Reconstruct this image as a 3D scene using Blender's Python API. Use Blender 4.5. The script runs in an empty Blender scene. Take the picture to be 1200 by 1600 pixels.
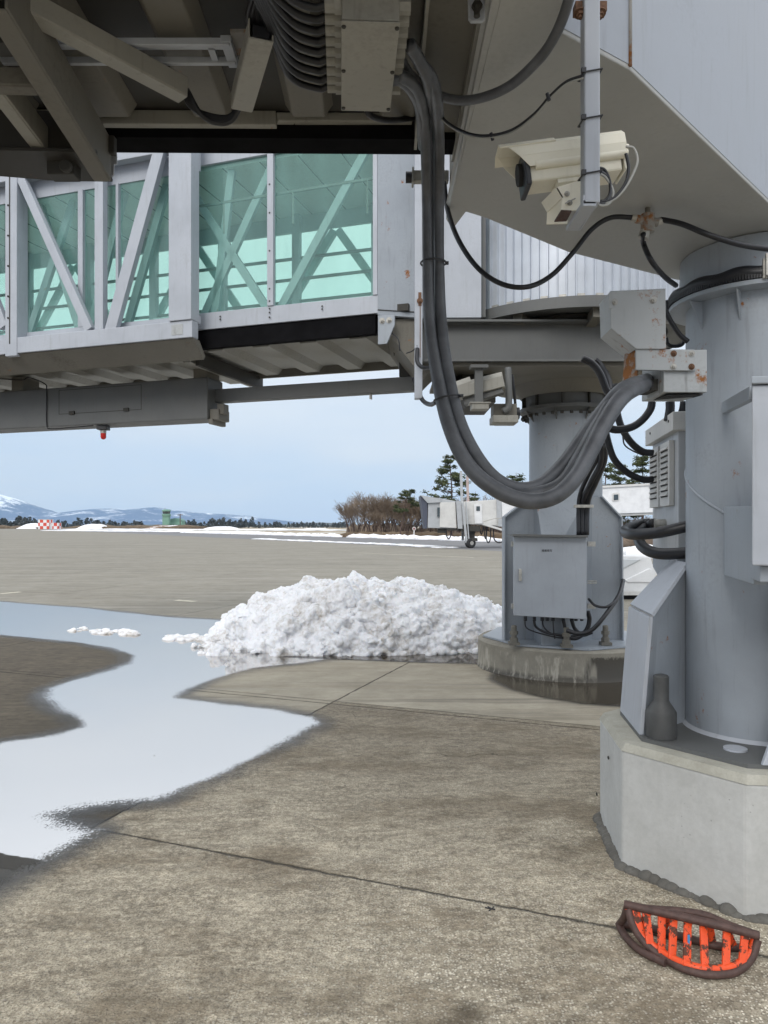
import bpy, bmesh, math, random
from mathutils import Vector, Matrix, noise
random.seed(7)
R = math.radians
sc = bpy.context.scene
C = sc.collection
F = 1150.0; HY = 822.0; EYE = 1.6
V = Vector
# ---------------------------------------------------------------- camera
cd = bpy.data.cameras.new('camera'); cam = bpy.data.objects.new('camera', cd); C.objects.link(cam)
cam.location = (0, 0, EYE); cam.rotation_euler = (R(90), 0, 0)
cd.sensor_fit = 'VERTICAL'; cd.sensor_height = 36; cd.sensor_width = 27
cd.lens = 36*F/1600; cd.shift_y = (HY-800)/1600; cd.clip_start = 0.05; cd.clip_end = 30000
sc.camera = cam
sc.render.resolution_x = 768; sc.render.resolution_y = 1024
# ---------------------------------------------------------------- world and sun
SUN_EL, SUN_AZ = 34, -158      # azimuth from +Y, negative = to the left
w = bpy.data.worlds.new('World'); sc.world = w; w.use_nodes = True
nt = w.node_tree; nd = nt.nodes; lk = nt.links
for n in list(nd): nd.remove(n)
out = nd.new('ShaderNodeOutputWorld'); bg = nd.new('ShaderNodeBackground'); lk.new(bg.outputs[0], out.inputs[0])
sky = nd.new('ShaderNodeTexSky'); sky.sky_type = 'NISHITA'; sky.sun_disc = False
sky.sun_elevation = R(SUN_EL); sky.sun_rotation = R(SUN_AZ); sky.air_density = 1.2; sky.dust_density = 1.5
tc = nd.new('ShaderNodeTexCoord'); sp = nd.new('ShaderNodeSeparateXYZ'); lk.new(tc.outputs['Generated'], sp.inputs[0])
mp = nd.new('ShaderNodeMapping'); mp.inputs['Scale'].default_value = (1.2, 1.2, 5); lk.new(tc.outputs['Generated'], mp.inputs[0])
nz = nd.new('ShaderNodeTexNoise'); nz.inputs['Scale'].default_value = 2.8; nz.inputs['Detail'].default_value = 7; lk.new(mp.outputs[0], nz.inputs['Vector'])
ad = nd.new('ShaderNodeMath'); ad.operation = 'MULTIPLY_ADD'; ad.inputs[1].default_value = .27; lk.new(nz.outputs[0], ad.inputs[0]); lk.new(sp.outputs['Z'], ad.inputs[2])
cr = nd.new('ShaderNodeValToRGB'); lk.new(ad.outputs[0], cr.inputs[0])
el = cr.color_ramp.elements
stops = [(0.08, (.45, .61, .88)), (.17, (.52, .66, .88)), (.26, (.66, .735, .87)), (.38, (.80, .83, .89)), (.8, (.94, .95, .97))]
el[0].position, el[0].color = stops[0][0], (*stops[0][1], 1)
el[1].position, el[1].color = stops[-1][0], (*stops[-1][1], 1)
for p, c in stops[1:-1]:
    e = el.new(p); e.color = (*c, 1)
# brighter overcast towards the zenith
mr = nd.new('ShaderNodeMapRange'); mr.inputs[1].default_value = .3; mr.inputs[2].default_value = .9; mr.inputs[3].default_value = 11.0; mr.inputs[4].default_value = 17.0
lk.new(sp.outputs['Z'], mr.inputs[0])
vm = nd.new('ShaderNodeVectorMath'); vm.operation = 'SCALE'; lk.new(cr.outputs[0], vm.inputs[0]); lk.new(mr.outputs[0], vm.inputs['Scale'])
mx = nd.new('ShaderNodeMix'); mx.data_type = 'RGBA'; mx.inputs[0].default_value = .88
lk.new(sky.outputs[0], mx.inputs[6]); lk.new(vm.outputs[0], mx.inputs[7])
lk.new(mx.outputs[2], bg.inputs[0]); bg.inputs[1].default_value = .1
sd = bpy.data.lights.new('sun', 'SUN'); sd.energy = 1.3; sd.angle = R(28); sd.color = (1, .96, .9)
so = bpy.data.objects.new('sun', sd); C.objects.link(so)
sdir = V((math.cos(R(SUN_EL))*math.sin(R(SUN_AZ)), math.cos(R(SUN_EL))*math.cos(R(SUN_AZ)), math.sin(R(SUN_EL))))
so.rotation_euler = (-sdir).to_track_quat('-Z', 'Y').to_euler()
sc.view_settings.view_transform = 'Standard'; sc.view_settings.look = 'None'
sc.view_settings.exposure = .22; sc.view_settings.gamma = 1
sc.render.engine = 'CYCLES'
sc.cycles.max_bounces = 8; sc.cycles.transparent_max_bounces = 16

# ---------------------------------------------------------------- helpers
def at(x, y, Y): return V(((x-600)*Y/F, Y, EYE-(y-HY)*Y/F))
def atz(x, y, Z=0.0): return at(x, y, (EYE-Z)*F/(y-HY))
def g2(x, y): p = atz(x, y, 0); return (p.x, p.y)

ICO = {}
class MB:
    def __init__(s): s.b = bmesh.new()
    def face(s, pts):
        return s.b.faces.new([s.b.verts.new(V(p)) for p in pts])
    def prism(s, poly, vec):
        vec = V(vec); a = [s.b.verts.new(V(p)) for p in poly]; c = [s.b.verts.new(V(p)+vec) for p in poly]; n = len(a)
        s.b.faces.new(a); s.b.faces.new(c[::-1])
        for i in range(n): s.b.faces.new([a[i], c[i], c[(i+1) % n], a[(i+1) % n]])
        return s
    def loft(s, A, B):
        a = [s.b.verts.new(V(p)) for p in A]; c = [s.b.verts.new(V(p)) for p in B]; n = len(a)
        s.b.faces.new(a); s.b.faces.new(c[::-1])
        for i in range(n): s.b.faces.new([a[i], c[i], c[(i+1) % n], a[(i+1) % n]])
        return s
    def box(s, c, d, rz=0, M=None):
        c = V(c); h = V(d)/2
        M3 = M if M is not None else Matrix.Rotation(rz, 3, 'Z')
        P = [c+M3 @ V((sx*h.x, sy*h.y, sz*h.z)) for sz in (-1, 1) for sx, sy in ((-1, -1), (1, -1), (1, 1), (-1, 1))]
        return s.loft(P[:4], P[4:])
    def beam(s, p, q, w, h, up=(0, 0, 1)):
        p = V(p); q = V(q); d = (q-p).normalized(); u = V(up); sd_ = d.cross(u).normalized(); u = sd_.cross(d).normalized()
        P = [sd_*(a*w/2)+u*(b*h/2) for a, b in ((-1, -1), (1, -1), (1, 1), (-1, 1))]
        return s.loft([p+x for x in P], [q+x for x in P])
    def lathe(s, prof, c, n=32, ax=None, cap=True):
        c = V(c); M3 = Matrix.Identity(3) if ax is None else V(ax).to_track_quat('Z', 'Y').to_matrix()
        rings = []
        for r, z in prof:
            rings.append([s.b.verts.new(c+M3 @ V((r*math.cos(2*math.pi*i/n), r*math.sin(2*math.pi*i/n), z))) for i in range(n)])
        for A, B in zip(rings, rings[1:]):
            for i in range(n): s.b.faces.new([A[i], A[(i+1) % n], B[(i+1) % n], B[i]])
        if cap:
            s.b.faces.new(rings[0][::-1]); s.b.faces.new(rings[-1])
        return s
    def cyl(s, p, q, r, n=16, r2=None):
        p = V(p); q = V(q); return s.lathe([(r, 0), (r if r2 is None else r2, (q-p).length)], p, n, q-p)
    def tube(s, pts, r, n=10, sub=8, closed=False, raw=False):
        P = [V(p) for p in pts]
        rr = r if isinstance(r, (list, tuple)) else [r]*len(P)
        if not raw:
            Q = []; QR = []; N = len(P)
            segs = N if closed else N-1
            for i in range(segs):
                if closed: a, b, c, d = P[(i-1) % N], P[i], P[(i+1) % N], P[(i+2) % N]; r0, r1 = rr[i], rr[(i+1) % N]
                else:
                    b, c = P[i], P[i+1]; a = P[i-1] if i > 0 else b+(b-c); d = P[i+2] if i+2 < N else c+(c-b); r0, r1 = rr[i], rr[i+1]
                for k in range(sub):
                    t = k/sub
                    Q.append(.5*((2*b)+(-a+c)*t+(2*a-5*b+4*c-d)*t*t+(-a+3*b-3*c+d)*t**3)); QR.append(r0+(r1-r0)*t)
            if not closed: Q.append(P[-1]); QR.append(rr[-1])
        else: Q, QR = P, rr
        M = len(Q); rings = []; T0 = None; nrm = None
        for i in range(M):
            if closed: T = (Q[(i+1) % M]-Q[i-1]).normalized()
            else: T = (Q[min(i+1, M-1)]-Q[max(i-1, 0)]).normalized()
            if nrm is None:
                nrm = T.orthogonal().normalized()
            else:
                nrm = (nrm-T*nrm.dot(T)).normalized()
            bi = T.cross(nrm)
            rings.append([s.b.verts.new(Q[i]+(nrm*math.cos(2*math.pi*k/n)+bi*math.sin(2*math.pi*k/n))*QR[i]) for k in range(n)])
        for j in range(M if closed else M-1):
            A, B = rings[j], rings[(j+1) % M]
            for k in range(n): s.b.faces.new([A[k], A[(k+1) % n], B[(k+1) % n], B[k]])
        if not closed:
            s.b.faces.new(rings[0][::-1]); s.b.faces.new(rings[-1])
        return s
    def sphere(s, c, r, sub=2, sc3=(1, 1, 1)):
        if sub not in ICO:
            t = bmesh.new(); bmesh.ops.create_icosphere(t, subdivisions=sub, radius=1.0); t.verts.index_update()
            ICO[sub] = ([v.co.copy() for v in t.verts], [[v.index for v in f.verts] for f in t.faces]); t.free()
        tv, tf = ICO[sub]; c = V(c)
        vs = [s.b.verts.new((c.x+v.x*r*sc3[0], c.y+v.y*r*sc3[1], c.z+v.z*r*sc3[2])) for v in tv]
        for f in tf: s.b.faces.new([vs[i] for i in f])
        return vs
    def hexbolt(s, c, ax, r=.012, h=.01, n=6):
        c = V(c); ax = V(ax).normalized()
        s.lathe([(r*1.5, 0), (r*1.5, h*.25)], c, 14, ax); s.lathe([(r, h*.25), (r, h)], c, n, ax); s.lathe([(r*.5, h), (r*.45, h*1.6)], c, 10, ax)
        return s

def root_loc(p): return p.location.copy() if p and p.parent is None else (root_loc(p.parent) if p else V((0, 0, 0)))
def obj(name, mb, mat, parent=None, smooth=None, bev=0, loc=None, seg=2):
    bm = mb.b
    bmesh.ops.recalc_face_normals(bm, faces=bm.faces[:])
    if parent is not None: L = root_loc(parent)
    elif loc is not None: L = V(loc)
    else:
        xs = [v.co for v in bm.verts]
        L = V(((min(v.x for v in xs)+max(v.x for v in xs))/2, (min(v.y for v in xs)+max(v.y for v in xs))/2, min(v.z for v in xs)))
    for v in bm.verts: v.co -= L
    me = bpy.data.meshes.new(name); bm.to_mesh(me); bm.free()
    o = bpy.data.objects.new(name, me); C.objects.link(o)
    if parent is not None: o.parent = parent
    else: o.location = L
    me.materials.append(mat)
    if smooth is not None:
        me.shade_smooth()
        if smooth < 180: me.set_sharp_from_angle(angle=R(smooth))
    if bev:
        m = o.modifiers.new('bevel', 'BEVEL'); m.width = bev; m.segments = seg; m.limit_method = 'ANGLE'; m.angle_limit = R(40); m.harden_normals = False
    return o
def tag(o, label=None, cat=None, group=None, kind=None):
    if label: o['label'] = label
    if cat: o['category'] = cat
    if group: o['group'] = group
    if kind: o['kind'] = kind
    return o
def thing(name, label, cat, loc, group=None):
    o = bpy.data.objects.new(name, None); C.objects.link(o); o.location = V(loc); o.empty_display_size = .1
    return tag(o, label, cat, group)

# ---------------------------------------------------------------- materials
def nodes_of(name):
    m = bpy.data.materials.new(name); m.use_nodes = True; t = m.node_tree
    return m, t, t.nodes, t.links, t.nodes['Principled BSDF'], t.nodes['Material Output']
def N_(t, typ, **kw):
    n = t.nodes.new(typ)
    for k, v in kw.items():
        if k in n.inputs: n.inputs[k].default_value = v
        else: setattr(n, k, v)
    return n
def noise_(t, vec, scale, detail=5, rough=.55, stretch=None, off=None):
    if stretch or off:
        m = t.nodes.new('ShaderNodeMapping'); t.links.new(vec, m.inputs[0])
        if stretch: m.inputs['Scale'].default_value = stretch
        if off: m.inputs['Location'].default_value = off
        vec = m.outputs[0]
    n = t.nodes.new('ShaderNodeTexNoise'); n.inputs['Scale'].default_value = scale; n.inputs['Detail'].default_value = detail; n.inputs['Roughness'].default_value = rough
    t.links.new(vec, n.inputs['Vector']); return n.outputs[0]
def rng(t, v, a, b, c=0, d=1, smooth=False):
    n = t.nodes.new('ShaderNodeMapRange'); n.inputs[1].default_value = a; n.inputs[2].default_value = b; n.inputs[3].default_value = c; n.inputs[4].default_value = d
    if smooth: n.interpolation_type = 'SMOOTHSTEP'
    t.links.new(v, n.inputs[0]); return n.outputs[0]
def mixc(t, f, a, b, mode='MIX'):
    n = t.nodes.new('ShaderNodeMix'); n.data_type = 'RGBA'; n.blend_type = mode
    for i, s in ((0, f), (6, a), (7, b)):
        if isinstance(s, (int, float)): n.inputs[i].default_value = s
        elif isinstance(s, (tuple, list)): n.inputs[i].default_value = (*s, 1)
        else: t.links.new(s, n.inputs[i])
    return n.outputs[2]
def mth(t, op, a, b=None, c=None, clamp=False):
    n = t.nodes.new('ShaderNodeMath'); n.operation = op; n.use_clamp = clamp
    for i, s in enumerate((a, b, c)):
        if s is None: continue
        if isinstance(s, (int, float)): n.inputs[i].default_value = s
        else: t.links.new(s, n.inputs[i])
    return n.outputs[0]
def bump(t, h, strength=.3, dist=.01, nrm=None):
    n = t.nodes.new('ShaderNodeBump'); n.inputs['Strength'].default_value = strength; n.inputs['Distance'].default_value = dist
    t.links.new(h, n.inputs['Height'])
    if nrm: t.links.new(nrm, n.inputs['Normal'])
    return n.outputs[0]
def objco(t): return t.nodes.new('ShaderNodeTexCoord').outputs['Object']

def paint(name, col, rough=.45, dirt=.35, rust=0.0, streak=.3, dirtcol=(.10, .095, .08), sc_=1.0, spec=.4, rustcol=(.16, .065, .02)):
    m, t, nd, lk, P, o = nodes_of(name); oc = objco(t)
    a = noise_(t, oc, 2.3*sc_, 6, .6); b = noise_(t, oc, 9*sc_, 5, .6, stretch=(3.5, 3.5, .35)); c = noise_(t, oc, 55*sc_, 3)
    base = mixc(t, rng(t, a, .3, .7), tuple(x*.86 for x in col), tuple(min(1, x*1.07) for x in col))
    s1 = mth(t, 'MULTIPLY', rng(t, b, .52, .78, 0, 1, True), streak)
    base = mixc(t, s1, base, dirtcol)
    d1 = mth(t, 'MULTIPLY', rng(t, mth(t, 'ADD', mth(t, 'MULTIPLY', a, .7), mth(t, 'MULTIPLY', c, .3)), .52, .75, 0, 1, True), dirt)
    base = mixc(t, d1, base, dirtcol)
    rr = rng(t, a, .3, .7, rough-.06, rough+.12)
    if rust > 0:
        rn = noise_(t, oc, 6*sc_, 8, .7, off=(3, 7, 1)); r2 = noise_(t, oc, 40*sc_, 4, .6)
        rm = rng(t, mth(t, 'ADD', mth(t, 'MULTIPLY', rn, .8), mth(t, 'MULTIPLY', r2, .2)), .66-rust*.22, .70-rust*.18, 0, 1)
        rc = mixc(t, r2, rustcol, tuple(x*2.2 for x in rustcol))
        base = mixc(t, rm, base, rc); rr = mth(t, 'MAXIMUM', rr, mth(t, 'MULTIPLY', rm, .9))
    lk.new(base, P.inputs['Base Color']); lk.new(rr, P.inputs['Roughness']); P.inputs['Specular IOR Level'].default_value = spec
    lk.new(bump(t, mth(t, 'ADD', mth(t, 'MULTIPLY', c, .3), a), .12, .004), P.inputs['Normal'])
    return m
def simple(name, col, rough=.6, metal=0, var=.2, scale=20, bmp=.15, spec=.5):
    m, t, nd, lk, P, o = nodes_of(name); oc = objco(t)
    a = noise_(t, oc, scale, 5, .6)
    lk.new(mixc(t, rng(t, a, .3, .7), tuple(x*(1-var) for x in col), tuple(min(1, x*(1+var)) for x in col)), P.inputs['Base Color'])
    P.inputs['Roughness'].default_value = rough; P.inputs['Metallic'].default_value = metal; P.inputs['Specular IOR Level'].default_value = spec
    if bmp: lk.new(bump(t, a, bmp, .004), P.inputs['Normal'])
    return m
M = {}
M['paint'] = paint('grey blue steel paint', (.325, .36, .402), .42, .32, .17, .3, (.15, .15, .145))
M['paint_col'] = paint('column steel paint', (.27, .30, .335), .4, .35, .17, .3, (.12, .12, .115))
M['paint_light'] = paint('pale steel paint', (.425, .455, .505), .42, .25, .0, .25, (.2, .2, .19))
M['paint_rust'] = paint('rusting steel paint', (.40, .42, .43), .5, .35, .36, .5)
M['paint_rust2'] = paint('very rusty paint', (.30, .29, .27), .6, .5, .8, .4)
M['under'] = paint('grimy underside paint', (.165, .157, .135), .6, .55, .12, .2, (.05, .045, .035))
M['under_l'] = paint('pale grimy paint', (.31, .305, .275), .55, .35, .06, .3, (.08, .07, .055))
M['under_d'] = paint('dark grimy and shaded steel', (.038, .036, .031), .6, .4, .1, .2, (.03, .028, .024))  # lowered so overhead recesses look shaded beside the paler struts
M['beamgrey'] = paint('dull grey beam paint', (.125, .13, .13), .5, .35, .03, .3)
M['belly'] = paint('main girder paint', (.39, .395, .385), .45, .22, 0, .10)
M['web'] = paint('main girder web paint', (.34, .37, .42), .4, .2, 0, .15)
M['blackbeam'] = simple('black rubber seal', (.008, .008, .009), .95, 0, .3, 8, .1, .05)
M['cream'] = paint('cream housing paint', (.80, .77, .65), .4, .12, 0, .1)
M['greycable'] = simple('grey corrugated hose', (.085, .09, .10), .42, 0, .4, 9, .35)
M['blackcable'] = simple('black cable rubber', (.013, .014, .018), .42, 0, .3, 15, .1)
M['darkplastic'] = simple('black plastic', (.02, .021, .025), .45, 0, .2, 15, .05)
M['whitecable'] = simple('pale cable', (.35, .35, .33), .5, 0, .1, 15, .05)
M['zinc'] = simple('galvanised metal', (.42, .41, .38), .5, .4, .25, 30)
M['boltrust'] = simple('rusty bolt', (.16, .085, .05), .8, .1, .4, 90)
M['rustpipe'] = simple('brown rusted pipe', (.075, .042, .035), .62, .1, .35, 40, .5)
M['cap'] = simple('dark grey anchor cap', (.06, .062, .062), .55, 0, .2, 12, .15)
M['white'] = paint('white body paint', (.72, .73, .74), .4, .08, 0, .05)
M['offwhite'] = paint('off white panel', (.60, .60, .585), .5, .2, 0, .2, (.25, .24, .22))
M['farpanel'] = paint('far bridge panel', (.40, .42, .44), .5, .2, 0, .2)
M['red'] = simple('red lens', (.55, .02, .015), .25, 0, .1, 20, 0)
M['tyre'] = simple('tyre rubber', (.02, .02, .022), .8)
M['darkglass'] = simple('dark window glass', (.03, .045, .05), .1, 0, .1, 3, 0, .8)
M['black'] = simple('black recess', (.01, .01, .01), .8)
M['yellow'] = simple('yellow sticker', (.6, .42, .05), .5, 0, .1)
M['blue'] = simple('blue decal', (.05, .25, .5), .5, 0, .1)

def mk_orange():
    m, t, nd, lk, P, o = nodes_of('chipped orange paint'); oc = objco(t)
    a = noise_(t, oc, 22, 8, .75); b = noise_(t, oc, 70, 4)
    k = rng(t, mth(t, 'ADD', mth(t, 'MULTIPLY', a, .75), mth(t, 'MULTIPLY', b, .25)), .525, .55)
    lk.new(mixc(t, k, mixc(t, b, (.68, .05, .008), (.80, .105, .02)), mixc(t, b, (.035, .018, .014), (.12, .05, .03))), P.inputs['Base Color'])
    lk.new(rng(t, k, 0, 1, .45, .85), P.inputs['Roughness']); lk.new(bump(t, k, -.5, .003), P.inputs['Normal']); return m
M['orange'] = mk_orange()

def mk_concrete(name, col, dark, wet=None, sc_=1):
    m, t, nd, lk, P, o = nodes_of(name); oc = objco(t)
    a = noise_(t, oc, 2.5*sc_, 8, .65); b = noise_(t, oc, 30*sc_, 5, .7); st = noise_(t, oc, 7*sc_, 5, .6, stretch=(2.5, 2.5, .5))
    pit = nd.new('ShaderNodeTexVoronoi'); pit.inputs['Scale'].default_value = 24*sc_; lk.new(oc, pit.inputs['Vector'])
    pm = rng(t, pit.outputs['Distance'], .06, .10, .55, 0)
    base = mixc(t, rng(t, a, .3, .72), dark, col)
    base = mixc(t, mth(t, 'MULTIPLY', rng(t, st, .45, .75), .4), base, dark)
    base = mixc(t, mth(t, 'MULTIPLY', rng(t, b, .4, .7), .22), base, tuple(x*.6 for x in dark))
    base = mixc(t, mth(t, 'MULTIPLY', pm, rng(t, a, .5, .6)), base, tuple(x*.35 for x in dark))
    P.inputs['Roughness'].default_value = .85
    if wet:
        sp = nd.new('ShaderNodeSeparateXYZ'); lk.new(oc, sp.inputs[0])
        wx = rng(t, mth(t, 'ADD', sp.outputs['X'], mth(t, 'MULTIPLY', noise_(t, oc, 3, 4, .5, stretch=(1, 1, .2)), 1.3)), wet[0], wet[0]+.06)
        wz = rng(t, mth(t, 'ADD', sp.outputs['Z'], mth(t, 'MULTIPLY', b, .12)), .33, .30)
        wz2 = rng(t, mth(t, 'ADD', sp.outputs['Z'], mth(t, 'MULTIPLY', a, .16)), .15, .11)
        wm = mth(t, 'MULTIPLY', wx, wz); wm = mth(t, 'MAXIMUM', wm, mth(t, 'MULTIPLY', wz2, .85))
        base = mixc(t, wm, base, (.055, .048, .036))
        wl = mth(t, 'MULTIPLY', mth(t, 'MULTIPLY', rng(t, st, .5, .62), rng(t, sp.outputs['X'], .1, -.2)), .6)
        base = mixc(t, mth(t, 'MULTIPLY', wl, wz), base, (.5, .47, .40))
        lk.new(rng(t, wm, 0, 1, .85, .4), P.inputs['Roughness'])
    lk.new(base, P.inputs['Base Color'])
    lk.new(bump(t, mth(t, 'SUBTRACT', mth(t, 'ADD', b, a), pm), .3, .004), P.inputs['Normal']); return m
M['conc'] = mk_concrete('pale cast concrete', (.56, .57, .56), (.43, .435, .42))
M['conc_edge'] = mk_concrete('chipped mortar edge', (.48, .47, .41), (.32, .31, .26), None, 3)
M['conc_old'] = mk_concrete('stained old concrete', (.32, .30, .25), (.20, .185, .15), (.62,))

def mk_glass():
    m, t, nd, lk, P, o = nodes_of('green tinted glass'); nd.remove(P); oc = objco(t)
    tr = nd.new('ShaderNodeBsdfTransparent'); mixg = None
    gl = nd.new('ShaderNodeBsdfGlossy'); gl.inputs['Roughness'].default_value = .03; gl.inputs[0].default_value = (.85, .95, .93, 1)
    df = nd.new('ShaderNodeBsdfDiffuse'); df.inputs[0].default_value = (.40, .80, .75, 1)
    fr = nd.new('ShaderNodeFresnel'); fr.inputs[0].default_value = 1.5
    a = noise_(t, oc, 3, 5, .6, stretch=(2, 2, .3))
    bf = nd.new('ShaderNodeNewGeometry').outputs['Backfacing']; ff = mth(t, 'SUBTRACT', 1, bf)
    lk.new(mixc(t, bf, (.80, .985, .90), (1, 1, 1)), tr.inputs[0])
    m1 = nd.new('ShaderNodeMixShader'); lk.new(mth(t, 'MULTIPLY', ff, rng(t, a, .3, .7, .13, .22)), m1.inputs[0]); lk.new(tr.outputs[0], m1.inputs[1]); lk.new(df.outputs[0], m1.inputs[2])  # milky diffuse tint paints in missing interior light and reflection
    m2 = nd.new('ShaderNodeMixShader'); lk.new(mth(t, 'MULTIPLY', ff, fr.outputs[0]), m2.inputs[0]); lk.new(m1.outputs[0], m2.inputs[1]); lk.new(gl.outputs[0], m2.inputs[2])
    lk.new(m2.outputs[0], o.inputs[0]); return m
M['glass'] = mk_glass()

def mk_snow(name='dirty snow', dirt=.5):
    m, t, nd, lk, P, o = nodes_of(name); oc = objco(t)
    a = noise_(t, oc, 2.2, 8, .7); b = noise_(t, oc, 12, 6, .7); c = noise_(t, oc, 60, 3)
    k = mth(t, 'MULTIPLY', rng(t, mth(t, 'ADD', mth(t, 'MULTIPLY', a, .5), mth(t, 'MULTIPLY', b, .5)), .49, .66), dirt)
    lk.new(mixc(t, k, (.86, .875, .91), (.38, .33, .26)), P.inputs['Base Color'])
    P.inputs['Roughness'].default_value = .55; P.inputs['Specular IOR Level'].default_value = .3
    P.inputs['Subsurface Weight'].default_value = .25; P.inputs['Subsurface Radius'].default_value = (.04, .05, .06); P.inputs['Subsurface Scale'].default_value = .5
    lk.new(bump(t, mth(t, 'ADD', b, mth(t, 'MULTIPLY', c, .3)), .5, .03), P.inputs['Normal']); return m
M['snow'] = mk_snow('dirty snow', .85); M['snowfar'] = mk_snow('far snow', .3)

# slab grid directions on the apron
UX, UY = .363, .932
def comb(t, v):
    n = t.nodes.new('ShaderNodeCombineColor')
    for i in range(3): t.links.new(v, n.inputs[i])
    return n.outputs[0]
def mk_ground():
    m, t, nd, lk, P, o = nodes_of('weathered apron concrete'); oc = objco(t)
    sp = nd.new('ShaderNodeSeparateXYZ'); lk.new(oc, sp.inputs[0]); X, Y = sp.outputs['X'], sp.outputs['Y']
    s = mth(t, 'SUBTRACT', mth(t, 'MULTIPLY', X, UY), mth(t, 'MULTIPLY', Y, UX))
    tt = mth(t, 'ADD', mth(t, 'MULTIPLY', X, UX), mth(t, 'MULTIPLY', Y, UY))
    wob = mth(t, 'MULTIPLY', mth(t, 'SUBTRACT', noise_(t, oc, 9, 6, .7), .5), .035)
    s = mth(t, 'ADD', s, wob); tt = mth(t, 'ADD', tt, wob)
    wide = noise_(t, oc, 5, 5, .7); jw = rng(t, wide, .3, .7, .006, .022)
    def line(v, p0, per=None):
        d = mth(t, 'SUBTRACT', v, p0)
        if per: d = mth(t, 'PINGPONG', d, per/2)
        else: d = mth(t, 'ABSOLUTE', d)
        return mth(t, 'SUBTRACT', 1, mth(t, 'DIVIDE', d, jw), clamp=True)
    near_t = mth(t, 'LESS_THAN', tt, 6.1)
    right = mth(t, 'GREATER_THAN', s, -2.86)
    J = line(s, -2.86, 5.4)
    J = mth(t, 'MAXIMUM', J, line(tt, 3.07)); J = mth(t, 'MAXIMUM', J, mth(t, 'MULTIPLY', line(tt, 6.1), .7))
    J = mth(t, 'MAXIMUM', J, line(tt, 13.5, 7.5))
    J = mth(t, 'MULTIPLY', J, rng(t, Y, 20, 60, 1, .3))
    near = mth(t, 'MULTIPLY', near_t, right)
    big = noise_(t, oc, .55, 6, .6); mid = noise_(t, oc, 2.6, 7, .68); fine = noise_(t, oc, 34, 7, .8); grit = noise_(t, oc, 110, 4, .7)
    # smooth far slabs
    far = mixc(t, rng(t, big, .3, .7), (.215, .20, .165), (.27, .255, .215))
    far = mixc(t, mth(t, 'MULTIPLY', rng(t, mid, .5, .72), .35), far, (.15, .13, .10))
    stre = noise_(t, oc, .8, 6, .65, stretch=(.25, 1.6, 1))
    far = mixc(t, mth(t, 'MULTIPLY', rng(t, stre, .52, .7), .4), far, (.32, .31, .28))
    tyre = noise_(t, oc, .35, 5, .6, stretch=(.12, 1, 1), off=(4, 2, 0))
    far = mixc(t, mth(t, 'MULTIPLY', rng(t, tyre, .56, .7), .6), far, (.12, .11, .095))
    far = mixc(t, mth(t, 'MULTIPLY', fine, .25), far, (.14, .125, .10))
    cl = mixc(t, rng(t, mid, .3, .7), (.33, .295, .225), (.44, .40, .32)); cl = mixc(t, mth(t, 'MULTIPLY', rng(t, stre, .48, .66), .5), cl, (.24, .205, .15))
    far = mixc(t, rng(t, Y, 9.5, 14, 1, 0, True), far, cl)  # nearer slabs coloured lighter to make up for the shade there
    # damp brown slabs left of the long joint
    lowl = mth(t, 'MULTIPLY', mth(t, 'MULTIPLY', mth(t, 'SUBTRACT', 1, right), mth(t, 'LESS_THAN', Y, 11)), mth(t, 'MAXIMUM', mth(t, 'LESS_THAN', s, -5.0), mth(t, 'LESS_THAN', tt, 5.6)))
    brown = mixc(t, rng(t, mid, .35, .7), (.075, .062, .044), (.125, .107, .08))
    brown = mixc(t, mth(t, 'MULTIPLY', fine, .3), brown, (.06, .05, .04))
    # old rough slabs with exposed stones
    vo = nd.new('ShaderNodeTexVoronoi'); vo.inputs['Scale'].default_value = 88; vo.feature = 'F1'; lk.new(oc, vo.inputs['Vector'])
    sep = nd.new('ShaderNodeSeparateColor'); lk.new(vo.outputs['Color'], sep.inputs[0])
    stone = mth(t, 'MULTIPLY', mth(t, 'GREATER_THAN', sep.outputs[0], .42), rng(t, vo.outputs['Distance'], .5, .3))
    expo = rng(t, mth(t, 'ADD', mth(t, 'ADD', mth(t, 'MULTIPLY', mth(t, 'SUBTRACT', X, mth(t, 'MULTIPLY', Y, .65)), .16), mth(t, 'MULTIPLY', big, 1.0)), mth(t, 'MULTIPLY', mid, .6)), .40, 1.0)
    old = mixc(t, rng(t, mid, .40, .60), (.205, .183, .145), (.30, .275, .225))
    old = mixc(t, mth(t, 'MULTIPLY', rng(t, fine, .455, .565), .75), old, (.47, .435, .36))
    old = mixc(t, mth(t, 'MULTIPLY', rng(t, grit, .48, .64), .7), old, (.075, .06, .043))
    old = mixc(t, mth(t, 'MULTIPLY', stone, rng(t, expo, 0, .85, .15, 1)), old, (.72, .695, .62))
    old = mixc(t, mth(t, 'MULTIPLY', mth(t, 'MULTIPLY', rng(t, expo, .3, 1), .5), mth(t, 'SUBTRACT', 1, stone)), old, (.085, .078, .065))
    bl = noise_(t, oc, 1.1, 7, .7, off=(9, 4, 2), stretch=(1, 1.8, 1))
    old = mixc(t, mth(t, 'MULTIPLY', rng(t, bl, .47, .60), .6), old, (.12, .096, .066))
    old = mixc(t, rng(t, tt, 3.4, 5.2, 0, .55), old, (.12, .104, .08))
    scf = noise_(t, oc, 8.5, 12, .85, stretch=(.8, 1.5, 1), off=(1, 9, 0)); pat = noise_(t, oc, 1.7, 9, .75, stretch=(.7, 1.4, 1), off=(6, 2, 0))
    dk = mth(t, 'MULTIPLY', rng(t, scf, .36, .64, .62, 1.5), rng(t, pat, .36, .64, .97, 1.12))
    old = mixc(t, 1.0, old, comb(t, dk), 'MULTIPLY')
    dk2 = mth(t, 'MULTIPLY', rng(t, scf, .34, .66, .86, 1.1), rng(t, pat, .36, .64, .88, 1.08))
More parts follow.
